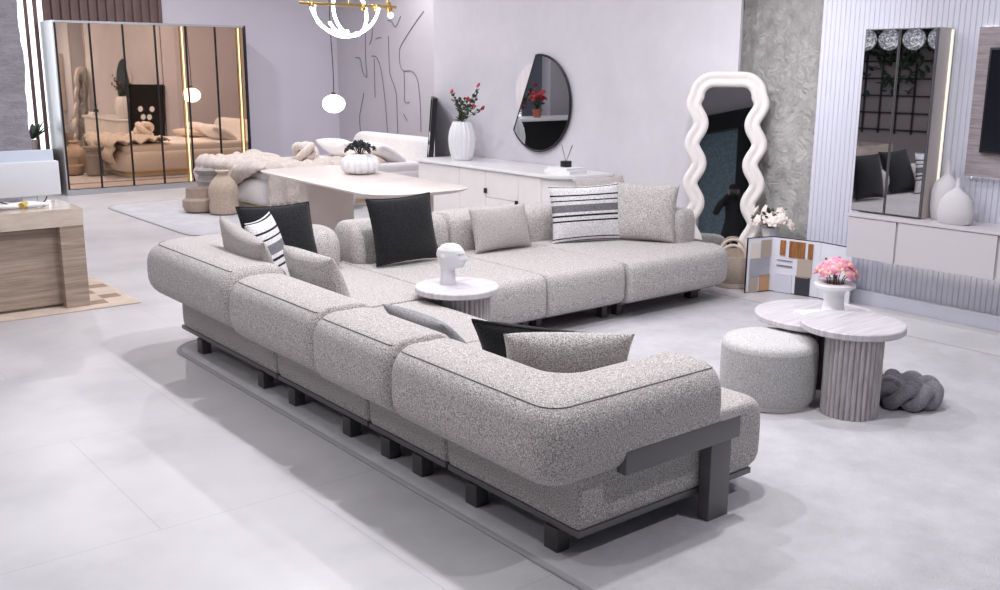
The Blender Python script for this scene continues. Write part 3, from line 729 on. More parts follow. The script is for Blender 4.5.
# potted plant on the sill
pl = thing('potted_plant', 'small green plant on the sill between rough column and wardrobe', 'plant', (3.58, 14.85, .60))
bm = NB(); lathe(bm, [(.07, 0), (.09, .14), (.095, .15), (.08, .15), (.07, .10)], (3.58, 14.85, .60), 24); obj('pot', bm, 'greypot', pl)
bm = NB(); rnd = random.Random(2)
for k in range(22):
    a = rnd.uniform(0, 6.28); L = rnd.uniform(.12, .30); d = Vector((math.cos(a)*.6, math.sin(a)*.6, rnd.uniform(.4, 1.2))).normalized()
    blob(bm, Vector((3.58, 14.85, .74))+d*L*.6, L*.5, 1, .28, .08, 0, 8, mat=d.to_track_quat('X', 'Z').to_matrix().to_4x4())
obj('leaves', bm, 'leaf', pl)

# ------------------------------------------------------------------ wall drawing
wl = thing('line_art', 'abstract dark line drawing on the grey bedroom wall', 'wall art', (8.54, 13.6, .5))
def wline(pts, r=.0055):
    bm = NB(); tube(bm, [(8.542, y, z) for y, z in [(p.x, p.y) for p in spline([Vector((a, b, 0)) for a, b in pts], 6)]], r, 6); obj('line', bm, 'line', wl)
wline([(14.16, 2.30), (14.18, 1.90), (14.15, 1.62), (14.19, 1.60), (14.28, 1.68), (14.35, 1.88), (14.50, 1.90)])
wline([(14.0, 1.92), (13.85, 1.90), (13.72, 1.7), (13.62, 1.2), (13.56, .6)])
wline([(13.92, 1.88), (13.92, 1.6), (13.92, 1.28)])
wline([(13.49, 2.22), (13.48, 1.8), (13.45, 1.62), (13.34, 1.45), (13.29, 1.3), (13.28, .9), (13.27, .6)])
wline([(12.52, 2.55), (12.8, 2.35), (13.13, 2.08), (13.19, 1.95), (13.17, 1.78), (13.08, 1.70), (12.85, 1.69), (12.70, 1.55), (12.64, 1.2), (12.63, .8)])
wline([(13.07, 1.70), (13.06, 1.45), (13.06, 1.24), (12.94, 1.23)])
wline([(14.26, 1.34), (14.36, 1.1), (14.42, .9), (14.36, .5)])
wline([(13.95, 2.35), (13.98, 2.2), (14.05, 2.10)])
wline([(13.5, 2.45), (13.4, 2.44), (13.34, 2.38), (13.26, 2.36), (13.14, 2.5)])
wline([(13.7, 2.2), (13.78, 2.2), (13.86, 2.18)], .006); wline([(13.1, 1.05), (13.0, .95)], .006)

# ------------------------------------------------------------------ pendant + chandelier
pd = thing('pendant_lamp', 'lit white pebble shaped glass pendant lamp hanging by the bedroom wall', 'lamp', (6.72, 12.0, 1.16))
bm = NB(); blob(bm, (6.72, 12.0, 1.27), .15, 1.0, 1.0, .80, 0, 28); obj('lamp_globe', bm, 'lampglass', pd)
bm = NB(); tube(bm, spline([(6.72, 12.0, 1.385), (6.725, 12.0, 1.7), (6.70, 12.0, 2.4), (6.70, 12.0, 3.6)], 6), .006, 6); obj('cord', bm, 'cord', pd)
bm = NB(); lathe(bm, [(.03, 0), (.03, .03), (.012, .045)], (6.72, 12.0, 1.38), 16); obj('cap', bm, 'cord', pd)
ch = thing('chandelier', 'brass bar chandelier with looping lit tubes above the dining table', 'chandelier', (4.75, 8.2, 2.0))
bx0, bx1 = 4.28, 5.28
bm = NB(); box(bm, bx0, bx1, 8.185, 8.215, 2.285, 2.31, .003); obj('bar', bm, 'gold', ch)
bm = NB(); tube(bm, [(4.78, 8.2, 2.31), (4.78, 8.2, 3.6)], .008, 8); obj('suspension_rod', bm, 'gold', ch)
def ringpts(c, rx, rz, a0, a1, n=40, ytw=.12):
    return [(c[0]+rx*math.cos(R(a0+(a1-a0)*k/n)), c[1]+ytw*math.sin(R(a0+(a1-a0)*k/n)), c[2]+rz*math.sin(R(a0+(a1-a0)*k/n))) for k in range(n+1)]
bm = NB(); tube(bm, ringpts((4.66, 8.2, 2.285), .27, .27, 180, 300, 30), .014, 10); tube(bm, ringpts((4.80, 8.22, 2.245), .17, .215, -60, 330, 60, .05), .014, 10); obj('light_tube', bm, 'led', ch)
bm = NB(); tube(bm, ringpts((4.80, 8.16, 2.285), .27, .25, 215, 360, 40, -.08), .013, 10); tube(bm, ringpts((4.72, 8.2, 2.285), .29, .225, 180, 290, 30, -.10), .013, 10); obj('light_tube', bm, 'led', ch)
for x in (4.40, 5.07, 4.93):
    bm = NB(); lathe(bm, [(.022, 0), (.026, .01), (.026, .05), (.02, .06)], (x, 8.2, 2.255), 16); obj('clamp', bm, 'gold', ch)
sl = thing('spotlight', 'small brass spotlight with lit bulb right of the chandelier', 'spotlight', (5.22, 8.2, 2.2))
bm = NB(); tube(bm, [(5.19, 8.2, 3.6), (5.19, 8.2, 2.40), (5.195, 8.2, 2.33)], .009, 8); obj('rod', bm, 'gold', sl)
bm = NB(); tube(bm, [(5.195, 8.2, 2.34), (5.215, 8.2, 2.25)], [.022, .03], 12); obj('lamp_housing', bm, 'gold', sl)
bm = NB(); blob(bm, (5.222, 8.2, 2.225), .028, seg=14); obj('bulb', bm, 'led', sl)

# ------------------------------------------------------------------ sideboard wall
sb = thing('sideboard', 'long white sideboard with a rounded end against the white wall', 'sideboard', (6.6, 8.2, 0))
V = [(6.94, 6.92), (6.94, 9.40), (6.27, 9.40), (6.27, 6.92)]
bm = NB(); puff(bm, V, [.02, .01, .01, .30], [(.0, .725), (0, .750), (.004, .755)], seg=12); obj('top', bm, 'white_gloss', sb, angle=40)
bm = NB(); puff(bm, [(6.935, 6.97), (6.935, 9.38), (6.305, 9.38), (6.305, 6.97)], [.02, .01, .01, .28], [(0, .10), (0, .727)], seg=12); obj('body', bm, 'cream', sb, angle=40)
bm = NB(); box(bm, 6.36, 6.80, 7.05, 9.30, 0, .102); obj('plinth', bm, 'black', sb)
def sfront(y0, y1, z0, z1, nm, lab=None):
    bm = NB(); box(bm, 6.29, 6.307, y0+.003, y1-.003, z0+.003, z1-.003, .002); d = obj(nm, bm, 'cream', sb, smooth=False, label=lab); return d
d = sfront(8.58, 9.36, .12, .722, 'door'); d = sfront(8.13, 8.58, .12, .722, 'door')
bm = NB(); box(bm, 6.270, 6.291, 8.10, 8.135, .49, .54, .002); obj('handle', bm, 'black', d)
d = sfront(7.60, 8.13, .45, .722, 'drawer'); d = sfront(7.60, 8.13, .12, .45, 'drawer')
bm = NB(); box(bm, 6.270, 6.291, 7.60, 7.63, .40, .46, .002); obj('handle', bm, 'black', d)
d = sfront(7.26, 7.60, .12, .722, 'door')
# ribbed vase with red berries
VS = (6.56, 8.90, .755)
bm = NB(); lathe(bm, [(.095, 0), (.115, .03), (.142, .15), (.148, .23), (.135, .32), (.105, .40), (.09, .42), (.075, .41), (.07, .35)], VS, 112, (16, .08))
o = obj('ribbed_vase', bm, 'ceramic', None, angle=60); tag(o, 'tall white pleated vase at the left end of the sideboard', 'vase')
bq = thing('flower_bouquet', 'loose bouquet of red blossoms, dark berries and leaves in the pleated vase', 'flowers', (VS[0], VS[1], VS[2]+.36))
rnd = random.Random(11)
bl_, bb, br_ = NB(), NB(), NB()
for k in range(15):
    a = rnd.uniform(-.9, .9)
    e = Vector((rnd.uniform(-.12, .12), -a*.30, .12+rnd.uniform(.0, .24)*(1.1-abs(a)*.2)))
    if k < 4: e = Vector((rnd.uniform(-.05, .08), -.20-.05*k, .20+.075*k))
    c0 = Vector((VS[0], VS[1], VS[2]+.39)); tip = c0+e
    bm = NB(); tube(bm, spline([c0, c0+e*.5+Vector((0, 0, .03)), tip], 4), .003, 5); obj('stem', bm, 'stemgreen', bq)
    for q in (.55, .7, .85):
        for s in range(3):
            d = Vector((rnd.uniform(-1, 1), rnd.uniform(-1, 1), rnd.uniform(-.2, 1))).normalized()
            blob(bl_, c0+e*q+d*.025, .026, 1, .5, .2, 0, 6, mat=d.to_track_quat('X', 'Z').to_matrix().to_4x4())
    if k % 3 == 0: bm = NB(); flower(bm, tip, .030, 5, 0, 1); obj('blossom', bm, ['red', 'burgundy'], bq)
    else: bm = NB(); blob(bm, tip, .015, seg=8); obj('berry', bm, 'burgundy', bq)
for k in range(26):
    d = Vector((rnd.uniform(-1, 1), rnd.uniform(-1, 1), rnd.uniform(.0, 1))).normalized()
    blob(bl_, Vector((VS[0], VS[1], VS[2]+.43))+d*rnd.uniform(.03, .08), .030, 1, .55, .2, 0, 6, mat=d.to_track_quat('X', 'Z').to_matrix().to_4x4())
obj('leaves', bl_, 'leaf', bq)
# books and diffuser
GB = 'white books under the reed diffuser'
def book(z, yaw, w, h, tk, label):
    b = thing('book', label, 'book', (6.56, 7.20, z), GB, (0, 0, R(yaw)))
    m = NB(); box(m, -w/2, w/2, -h/2, h/2, 0, .003); box(m, -w/2, w/2, -h/2, h/2, tk-.003, tk); box(m, -w/2, -w/2+.003, -h/2, h/2, .003, tk-.003); c = obj('cover', m, 'paper', None, smooth=False, local=True); c.parent = b
    m = NB(); box(m, -w/2+.004, w/2-.005, -h/2+.005, h/2-.005, .003, tk-.003); c = obj('pages', m, 'white_gloss', None, smooth=False, local=True); c.parent = b
book(.755, 4, .25, .34, .032, 'larger white book on the sideboard, at the bottom of the pair')
book(.787, -3, .22, .30, .026, 'smaller white book on the pair, right under the black diffuser')
rd = thing('reed_diffuser', 'black reed diffuser with three sticks on the white books', 'diffuser', (6.56, 7.20, .813))
bm = NB(); box(bm, 6.52, 6.60, 7.16, 7.24, .813, .873, .006); obj('bottle', bm, 'black', rd)
for dx, dy, h in ((.03, .10, .16), (.02, -.07, .17), (-.02, -.10, .16)):
    bm = NB(); tube(bm, [(6.56, 7.20, .86), (6.56+dx, 7.20+dy, .86+h)], .003, 5); obj('reed', bm, 'cord', rd)
# half-moon mirror: circle cut by a slanted chord
hm = thing('wall_mirror', 'black framed half moon mirror with slanted straight edge above the sideboard', 'mirror', (6.94, 7.98, 1.4))
import cmath
CY, CZ, CR = 8.041, 1.389, .494
P1, P2 = (8.083, 1.881), (8.433, 1.098)
a1 = math.atan2(P1[1]-CZ, P1[0]-CY); a2 = math.atan2(P2[1]-CZ, P2[0]-CY)
def arc(cy, cz, r, a, b, n=48): return [(cy+r*math.cos(a+(b-a)*k/n), cz+r*math.sin(a+(b-a)*k/n)) for k in range(n+1)]
# go from P1 through smaller Y (right in the photo) down to P2
A2 = a2+2*PI if a2 < a1 else a2
outl = arc(CY, CZ, CR, a1, A2)
def plate(outl, x0, x1):
    bm = NB(); a = [bm.verts.new((x0, y, z)) for y, z in outl]; b = [bm.verts.new((x1, y, z)) for y, z in outl]; n = len(outl)
    for k in range(n): bm.faces.new((a[k], a[(k+1) % n], b[(k+1) % n], b[k]))
    bm.faces.new(a); bm.faces.new(b[::-1]); return bm
obj('glass', plate(outl, 6.915, 6.94), 'mirror_dark', hm, smooth=False)
bm = NB(); tube(bm, [(6.922, y, z) for y, z in outl], .013, 6, True); obj('frame', bm, 'black_frame', hm)
# pale left half
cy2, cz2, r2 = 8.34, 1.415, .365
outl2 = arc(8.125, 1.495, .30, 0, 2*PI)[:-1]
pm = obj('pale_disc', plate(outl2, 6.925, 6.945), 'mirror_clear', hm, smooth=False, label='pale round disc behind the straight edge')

# black leaning panel seen edge-on
lp = thing('leaning_panel', 'tall black framed picture leaning beside the sideboard, seen edge-on', 'picture', (6.45, 9.62, 0))
import mathutils
pd0 = Vector((6.46, 9.46, 0)); dirv = Vector((.50, .76, 0)).normalized(); upv = Vector((.10, -.05, 1.38))
up_n = upv.normalized(); nrm = dirv.cross(up_n)
wdt, hgt_ = .74, 1.40
cen = pd0+dirv*wdt/2+up_n*hgt_/2
bm = NB(); quadbox(bm, cen, dirv, up_n, wdt, hgt_, .03); obj('canvas', bm, 'black', lp, smooth=False)
bm = NB()
for a, b, w_, h_ in ((-1, 0, .035, hgt_), (1, 0, .035, hgt_), (0, -1, wdt, .035), (0, 1, wdt, .035)):
    quadbox(bm, cen+dirv*a*(wdt/2)+up_n*b*(hgt_/2), dirv, up_n, w_, h_, .055)
obj('frame', bm, 'black_frame', lp, smooth=False)
for a, b in ((-.13, .26), (.13, .26), (-.07, .11), (.07, .11)):
    bm = NB(); c = cen+dirv*a+up_n*b-nrm*.018
    ring = [[bm.verts.new(c+(dirv*math.cos(2*PI*k/24)+up_n*math.sin(2*PI*k/24))*.052-nrm*e) for k in range(24)] for e in (0, .008)]
    for k in range(24): bm.faces.new((ring[0][k], ring[0][(k+1) % 24], ring[1][(k+1) % 24], ring[1][k]))
    bm.faces.new(ring[0]); bm.faces.new(ring[1]); obj('white_disc', bm, 'paper', lp, smooth=False)

# ------------------------------------------------------------------ wavy floor mirror
wm = thing('floor_mirror', 'tall floor mirror with a thick wavy white frame by the stone wall', 'mirror', (6.735, 5.37, 0))
hw, amp, Hm = .245, .033, 1.75
def wavy():
    pts = []; n = 120
    yl = lambda z: hw+amp*math.cos(2*PI*(z-1.46)/.335)
    zt, zb, rc = 1.665, .062, .14
    for k in range(n+1):      # right side (small y) upwards
        z = zb+rc+(zt-rc-zb-rc)*k/n; pts.append((-yl(z), z))
    yt = yl(zt-rc)
    for k in range(1, 10):
        a = PI-PI/2*k/10; pts.append((-yt+rc+rc*math.cos(a), zt-rc+rc*math.sin(a)))
    for k in range(0, 13): pts.append((-yt+rc+(2*yt-2*rc)*k/12, zt))
    for k in range(1, 10):
        a = PI/2-PI/2*k/10; pts.append((yt-rc+rc*math.cos(a), zt-rc+rc*math.sin(a)))
    for k in range(n+1):
        z = zt-rc-(zt-rc-zb-rc)*k/n; pts.append((yl(z), z))
    yb = yl(zb+rc)
    for k in range(1, 10):
        a = -PI/2*k/10; pts.append((yb-rc+rc*math.cos(a), zb+rc+rc*math.sin(a)))
    for k in range(0, 13): pts.append((yb-rc-(2*yb-2*rc)*k/12, zb))
    for k in range(1, 10):
        a = -PI/2-PI/2*k/10; pts.append((-yb+rc+rc*math.cos(a), zb+rc+rc*math.sin(a)))
    return pts
wp = wavy(); n = len(wp)
sec = [(-.064, .0), (-.064, .026), (-.052, .046), (-.032, .052), (-.012, .043), (0, .038), (.012, .043), (.032, .052), (.052, .046), (.064, .026), (.064, .0)]
MW = Matrix.Translation((6.715, 5.40, .006)) @ Matrix.Rotation(R(39.0), 4, 'Z') @ Matrix.Rotation(R(6.2), 4, 'Y')
bm = NB(); rings = []
for i, (y, z) in enumerate(wp):
    a, b = Vector(wp[i-1]), Vector(wp[(i+1) % n]); t = (b-a).normalized(); nn = Vector((-t.y, t.x))
    rings.append([bm.verts.new(MW @ Vector((-e, y+nn.x*w_, z+nn.y*w_))) for w_, e in sec])
m = len(sec)
for i in range(n):
    a, b = rings[i], rings[(i+1) % n]
    for k in range(m): bm.faces.new((a[k], a[(k+1) % m], b[(k+1) % m], b[k]))
obj('frame', bm, 'plaster', wm, angle=70)
bm = NB(); a = [bm.verts.new(MW @ Vector((-.012, y, z))) for y, z in wp]; b = [bm.verts.new(MW @ Vector((-.004, y, z))) for y, z in wp]
bm.faces.new(a); bm.faces.new(b[::-1])
for k in range(n): bm.faces.new((a[k], a[(k+1) % n], b[(k+1) % n], b[k]))
obj('glass', bm, 'mirror', wm, smooth=False)

# basket
BK = (6.58, 5.13, 0)
bk = thing('basket', 'low woven basket with two rope handles in front of the wavy mirror', 'basket', BK)
bm = NB(); lathe(bm, [(.165, .0), (.19, .02), (.222, .12), (.225, .22), (.215, .265), (.20, .265), (.18, .10), (.15, .03)], BK, 56); obj('body', bm, 'basket', bk, angle=70)
bm = NB(); lathe(bm, [(.14, .002), (.187, .003), (.201, .04), (.19, .045)], BK, 56, caps=False); obj('base_band', bm, 'basket_light', bk, label='paler woven foot')
for dx, dy in ((-.13, -.08), (.10, .10)):
    cx, cy = BK[0]+dx, BK[1]+dy; d = Vector((.62, -.78, 0))
    bm = NB(); tube(bm, [Vector((cx, cy, .25))+d*(.10*math.cos(PI*k/14))+Vector((0, 0, .105*math.sin(PI*k/14))) for k in range(15)], .012, 8); obj('handle', bm, 'basket_light', bk)
# white vase with cream flowers
CV = (6.83, 4.98, 0)
bm = NB(); lathe(bm, [(.07, 0), (.085, .01), (.075, .2), (.055, .40), (.075, .47), (.085, .48), (.06, .47), (.04, .4)], CV, 32)
o = obj('floor_vase', bm, 'ceramic', None); tag(o, 'white floor vase behind the material sample board', 'vase')
cf = thing('flower_bouquet', 'bouquet of cream lilies in the white vase by the wavy mirror', 'flowers', (CV[0], CV[1], .46))
rnd = random.Random(21)
for k in range(13):
    a = k*2.4; rr = .17*math.sqrt((k+.5)/13); c = Vector((CV[0]+rr*math.cos(a)*.7-.03, CV[1]+rr*math.sin(a)*1.15-.02, .60-.4*rr*rr/.17+rnd.uniform(-.03, .05)))
    bm = NB(); flower(bm, c, .05, 6, 0, 0, (math.cos(a)*.8-.4, math.sin(a), .5)); obj('blossom', bm, ['creampetal'], cf)
    bm = NB(); tube(bm, [(CV[0], CV[1], .44), (CV[0]*.5+c.x*.5, CV[1]*.5+c.y*.5, .54), c], .004, 5); obj('stem', bm, 'stemgreen', cf)
bm = NB()
for k in range(16):
    d = Vector((rnd.uniform(-1, 1), rnd.uniform(-1, 1), rnd.uniform(.1, .8))).normalized()
    blob(bm, Vector((CV[0], CV[1], .52))+d*.12, .055, 1, .32, .12, 0, 7, mat=d.to_track_quat('X', 'Z').to_matrix().to_4x4())
obj('leaves', bm, 'leaf', cf)
# folding material board
sw = thing('sample_board', 'folding white board of material samples standing on the floor by the console', 'display board', (6.6, 4.6, 0))
PA, PB, PC, PD = Vector((6.385, 4.865, 0)), Vector((6.62, 4.80, 0)), Vector((6.70, 4.40, 0)), Vector((6.66, 4.10, 0))
HB = .44
def bpanel(a, b, lab, ends=()):
    d = (b-a); L = d.length; d.normalize(); c = (a+b)/2+Vector((0, 0, HB/2+.004))
    nn = Vector((0, 0, 1)).cross(d)          # towards -x side is nn*-1 or +1
    if nn.x > 0: nn = -nn
    bm = NB(); quadbox(bm, c, d, (0, 0, 1), L-.004, HB, .012); p = obj('panel', bm, 'board', sw, smooth=False)
    bm = NB()
    for e in (-1, 1): quadbox(bm, c+Vector((0, 0, e*HB/2)), d, (0, 0, 1), L, .005, .014)
    for e in ends: quadbox(bm, c+d*e*(L/2-.004), d, (0, 0, 1), .005, HB+.004, .014)
    obj('edge_trim', bm, 'black_frame', p)
    def sample(u, v, w_, h_, mat, tk=.008):
        bm = NB(); quadbox(bm, a+d*L*u+Vector((0, 0, HB*v))+nn*(.006+tk/2), d, (0, 0, 1), w_, h_, tk); obj('sample', bm, mat, p, smooth=False)
    return sample
sA = plain('sample_cream', rgb(226, 218, 208), .6); sB = plain('sample_greige', rgb(176, 162, 150), .6); sC = plain('sample_grey', rgb(166, 166, 176), .5, vary=.08, vscale=8)
sD = plain('sample_tan', rgb(190, 148, 112), .6); sE = wood('sample_walnut', rgb(110, 72, 44), rgb(146, 96, 56), rgb(176, 118, 70), (14, 14, 2)); sF = plain('sample_black', rgb(52, 52, 60), .5)
s = bpanel(PA, PB, 'left', (-1,))
s(.30, .78, .085, .13, sA); s(.74, .80, .095, .14, sB); s(.52, .46, .19, .14, sC); s(.30, .14, .085, .12, sB); s(.74, .17, .095, .13, sD)
s = bpanel(PB, PC, 'middle')
s(.24, .83, .045, .12, sE); s(.53, .82, .13, .13, sE); s(.80, .82, .04, .12, sE); s(.70, .50, .12, .15, sB); s(.29, .18, .14, .15, 'slat'); s(.68, .18, .12, .15, sF); s(.29, .50, .13, .01, 'line'); s(.29, .60, .13, .005, 'line')
s = bpanel(PC, PD, 'right')
for u, v in ((.2, .74), (.4, .74), (.6, .74), (.2, .62), (.4, .62)): s(u, v, .012, .014, sF)
s(.25, .22, .07, .012, sC); s(.30, .42, .09, .006, 'line')

# ------------------------------------------------------------------ television wall
cs = thing('console', 'wall hung pale taupe media console with flat doors', 'console', (6.68, 2.5, .405))
bm = NB(); box(bm, 6.51, 6.848, .6, 4.06, .405, .72, .002); obj('body', bm, 'console', cs, smooth=False)
bm = NB(); box(bm, 6.485, 6.848, .59, 4.075, .708, .726, .002); obj('top', bm, 'console', cs, smooth=False)
for a, b in ((3.68, 4.06), (2.97, 3.67), (2.26, 2.96), (1.55, 2.25)):
    bm = NB(); box(bm, 6.492, 6.511, a+.004, b-.004, .41, .704, .002); obj('door', bm, 'console', cs, smooth=False)
bm = NB(); box(bm, 6.80, 6.82, .7, 4.0, .395, .405); obj('light_strip', bm, emit('lit_console_strip', (1, .98, .86, 1), 5), cs, label='lit strip under the console')
mc = thing('mirror_cabinet', 'tall wall cabinet with two dark mirrored doors above the console', 'cabinet', (6.72, 3.87, .727))
bm = NB(); box(bm, 6.64, 6.84, 3.585, 4.115, .728, 2.03, .002); obj('body', bm, 'cabinet_side', mc, smooth=False)
for a, b in ((3.855, 4.118), (3.582, 3.848)):
    bm = NB(); box(bm, 6.612, 6.638, a, b, .735, 2.028); d = obj('door', bm, 'steel', mc, smooth=False)
    bm = NB(); box(bm, 6.606, 6.613, a+.007, b-.007, .742, 2.021); obj('mirror_pane', bm, 'mirror_dark', d, smooth=False, label='dark mirrored pane')
bm = NB(); box(bm, 6.80, 6.815, 3.572, 3.585, .74, 2.02); obj('light_strip', bm, emit('dim_lit_strip', (1, .95, .8, 1), .5), mc)
tp = thing('media_backboard', 'grey brown oak backing panel with glowing edges behind the television', 'wall panel', (6.82, 2.2, 1.04))
bm = NB(); box(bm, 6.795, 6.835, .9, 3.39, 1.04, 2.03, .002); obj('board', bm, 'tvwood', tp, smooth=False)
bm = NB(); box(bm, 6.836, 6.848, .92, 3.37, 1.05, 1.06); box(bm, 6.836, 6.848, .92, 3.37, 2.01, 2.02); box(bm, 6.836, 6.848, 3.362, 3.374, 1.05, 2.02); obj('light_strip', bm, emit('lit_backboard_strip', (1, .98, .95, 1), 4), tp)
tv = thing('television', 'black flat television at the right edge, on the oak panel', 'television', (6.77, 2.6, 1.2))
bm = NB(); box(bm, 6.76, 6.795, 1.75, 3.29, 1.205, 1.895, .004); obj('casing', bm, 'black', tv)
bm = NB(); box(bm, 6.756, 6.761, 1.765, 3.275, 1.22, 1.88); obj('screen', bm, 'screen', tv, smooth=False)
GV = 'white bottle vases on the console'
bm = NB(); lathe(bm, [(.075, 0), (.09, .01), (.105, .10), (.105, .20), (.085, .26), (.04, .30), (.018, .325), (.014, .40), (.017, .41), (.01, .41)], (6.73, 3.47, .726), 36, sx=.6)
o = obj('bottle_vase', bm, 'matt_white', None); tag(o, 'taller matt white bottle vase next to the mirrored cabinet', 'vase', GV)
bm = NB(); lathe(bm, [(.10, 0), (.115, .01), (.125, .08), (.115, .15), (.08, .20), (.03, .235), (.016, .25), (.014, .31), (.016, .315), (.01, .315)], (6.62, 3.335, .726), 36, sx=.55)
o = obj('bottle_vase', bm, 'matt_white', None); tag(o, 'shorter wide matt white bottle vase in front of its taller twin', 'vase', GV)

# ------------------------------------------------------------------ desk
dk = thing('reception_desk', 'travertine reception desk at the left edge', 'desk', (1.2, 7.85, 0))
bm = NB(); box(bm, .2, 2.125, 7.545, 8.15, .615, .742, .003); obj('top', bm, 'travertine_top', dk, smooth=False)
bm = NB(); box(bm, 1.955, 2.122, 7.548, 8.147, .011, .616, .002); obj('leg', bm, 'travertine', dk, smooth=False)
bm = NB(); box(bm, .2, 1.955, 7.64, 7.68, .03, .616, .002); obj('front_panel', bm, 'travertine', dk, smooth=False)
mt = thing('monitor', 'white monitor on the travertine desk, seen from behind', 'monitor', (1.75, 7.98, .742))
bm = NB(); box(bm, 1.42, 2.085, 8.03, 8.055, .82, 1.135, .004); obj('screen_panel', bm, 'printer2', mt)
bm = NB(); box(bm, 1.40, 2.10, 7.955, 8.032, .80, 1.055, .012); box(bm, 1.665, 1.668, 7.9535, 7.956, .81, 1.04); obj('rear_housing', bm, 'printer', mt)
bm = NB(); box(bm, 1.83, 1.93, 7.99, 8.02, .745, .83, .003); box(bm, 1.76, 2.0, 7.93, 8.08, .742, .750, .003); obj('stand', bm, 'printer', mt)
cb = thing('cable_bundle', 'white cable bundle tied with yellow tape under the monitor', 'cable', (1.70, 7.78, .742))
bm = NB()
for q in ([(1.45, 7.72, .757), (1.58, 7.70, .775), (1.74, 7.74, .76), (1.83, 7.76, .77), (1.93, 7.80, .755)], [(1.46, 7.78, .76), (1.62, 7.80, .78), (1.76, 7.74, .765), (1.90, 7.72, .765)], [(1.48, 7.75, .775), (1.66, 7.74, .768), (1.8, 7.77, .778), (1.95, 7.75, .757)]): tube(bm, spline(q, 6), .014, 8)
obj('cable', bm, 'paper', cb)
bm = NB(); tube(bm, spline([(1.50, 7.70, .76), (1.60, 7.78, .80), (1.72, 7.74, .77), (1.92, 7.84, .76), (1.98, 7.90, .80)], 6), .005, 6); obj('black_cord', bm, 'cord', cb, label='thin black cord')
bm = NB(); tube(bm, [(1.755, 7.715, .765), (1.785, 7.745, .775), (1.80, 7.77, .765)], .024, 10); obj('tape', bm, 'yellow', cb, label='yellow tape')

# ------------------------------------------------------------------ things only the mirrors see
gl = thing('lattice_screen', 'black lattice screen with hanging greenery reflected by the mirrored cabinet', 'screen', (-2.4, 9.4, 0))
bm = NB(); box(bm, -2.6, -2.5, 7.6, 11.0, 0, 2.9); obj('backing_panel', bm, 'darkwall', gl, smooth=False)
bm = NB()
for k in range(12): box(bm, -2.5, -2.47, 7.6+k*.3-.012, 7.6+k*.3+.012, .7, 2.9)
for k in range(8): box(bm, -2.5, -2.47, 7.6, 11.0, .75+k*.28, .775+k*.28)
obj('lattice', bm, 'dark_lattice', gl, smooth=False)
bm = NB(); rnd = random.Random(9)
for k in range(800):
    y = rnd.uniform(7.7, 10.9); z = 2.7-abs(rnd.gauss(0, .45))-.3*abs(math.sin(2.6*y)); d = Vector((.4, rnd.uniform(-1, 1), rnd.uniform(-1, .5))).normalized()
    blob(bm, (-2.38+rnd.uniform(-.06, .1), y, z), .085, 1, .5, .15, 0, 6, mat=d.to_track_quat('X', 'Z').to_matrix().to_4x4())
obj('greenery', bm, 'leaf', gl)
t = mk('lit_crystal_glass'); v = t.coord(); vo = t.n('ShaderNodeTexNoise', Scale=16, Detail=4, Distortion=2.0); t.l(v, vo.inputs['Vector'])
cc = t.ramp(vo.outputs['Fac'], [(.46, rgb(38, 42, 54)), (.60, (1, 1, 1, 1)), (.40, rgb(150, 156, 168))]); t.base(cc); t.l(cc, t.b.inputs['Emission Color']); t.set(Roughness=.2, **{'Emission Strength': .9})
M['crystal'] = t.m
GG = 'lit crystal ball pendants by the lattice screen'
for k in range(5):
    y = 8.2+k*.42; p = thing('glass_pendant', 'lit crystal ball pendant hanging in front of the lattice screen', 'lamp', (-2.0, y, 2.1), GG)
    bm = NB(); blob(bm, (-2.0, y, 2.22), .17, seg=16); obj('globe', bm, 'crystal', p, smooth=False)
    bm = NB(); tube(bm, [(-2.0, y, 2.38), (-2.0, y, 3.6)], .005, 6); obj('cord', bm, 'cord', p)


# counter with red flowers, seen in the half moon mirror
ct = thing('counter', 'pale topped counter by the slate wall, reflected in the half moon mirror', 'counter', (.4, 14.0, 0))
bm = NB(); box(bm, -1.2, 2.6, 13.55, 14.3, .83, .88, .01); obj('top', bm, 'white_gloss', ct)
bm = NB(); box(bm, -1.1, 2.5, 13.65, 14.2, 0, .83, .005); obj('body', bm, 'black', ct)
rp = thing('flower_pot', 'terracotta pot of red flowers on the counter by the slate wall', 'flowers', (1.98, 13.8, .88))
bm = NB(); lathe(bm, [(.06, 0), (.09, .14), (.095, .15), (.08, .15), (.07, .1)], (1.98, 13.8, .88), 24); obj('pot', bm, 'terracotta', rp)
rnd = random.Random(4); bm2 = NB()
for k in range(14):
    a = k*2.4; rr = .14*math.sqrt((k+.5)/14); c = (1.98+rr*math.cos(a), 13.8+rr*math.sin(a), 1.30+rnd.uniform(-.1, .06))
    bm = NB(); flower(bm, c, .06, 6, 0, 0); obj('blossom', bm, ['red'], rp); tube(bm2, [(1.98, 13.8, 1.01), c], .005, 5)
    blob(bm2, (1.98+rr*.7*math.cos(a), 13.8+rr*.7*math.sin(a), 1.13), .06, 1, .6, .3, 0, 6)
obj('foliage', bm2, 'leaf', rp)

# photographer, seen only in the wavy mirror
pp = thing('person', 'person in dark clothes raising a camera, reflected in the wavy mirror', 'person', (0, -.30, 0))
def skin(name, verts, edges, radii, mat, root=0, sub=2):
    me = bpy.data.meshes.new(name); me.from_pydata([Vector(v)-Vector((0, -.30, 0)) for v in verts], edges, [])
    o = bpy.data.objects.new(name, me); COL.objects.link(o); o.parent = pp; me.materials.append(M[mat])
    md = o.modifiers.new('skin', 'SKIN')
    for i, r_ in enumerate(radii):
        rr = r_ if isinstance(r_, tuple) else (r_, r_); me.skin_vertices[0].data[i].radius = rr
        me.skin_vertices[0].data[i].use_root = (i == root)
    md.use_smooth_shade = True; o.modifiers.new('sub', 'SUBSURF').levels = sub; o.modifiers['sub'].render_levels = sub
    return o
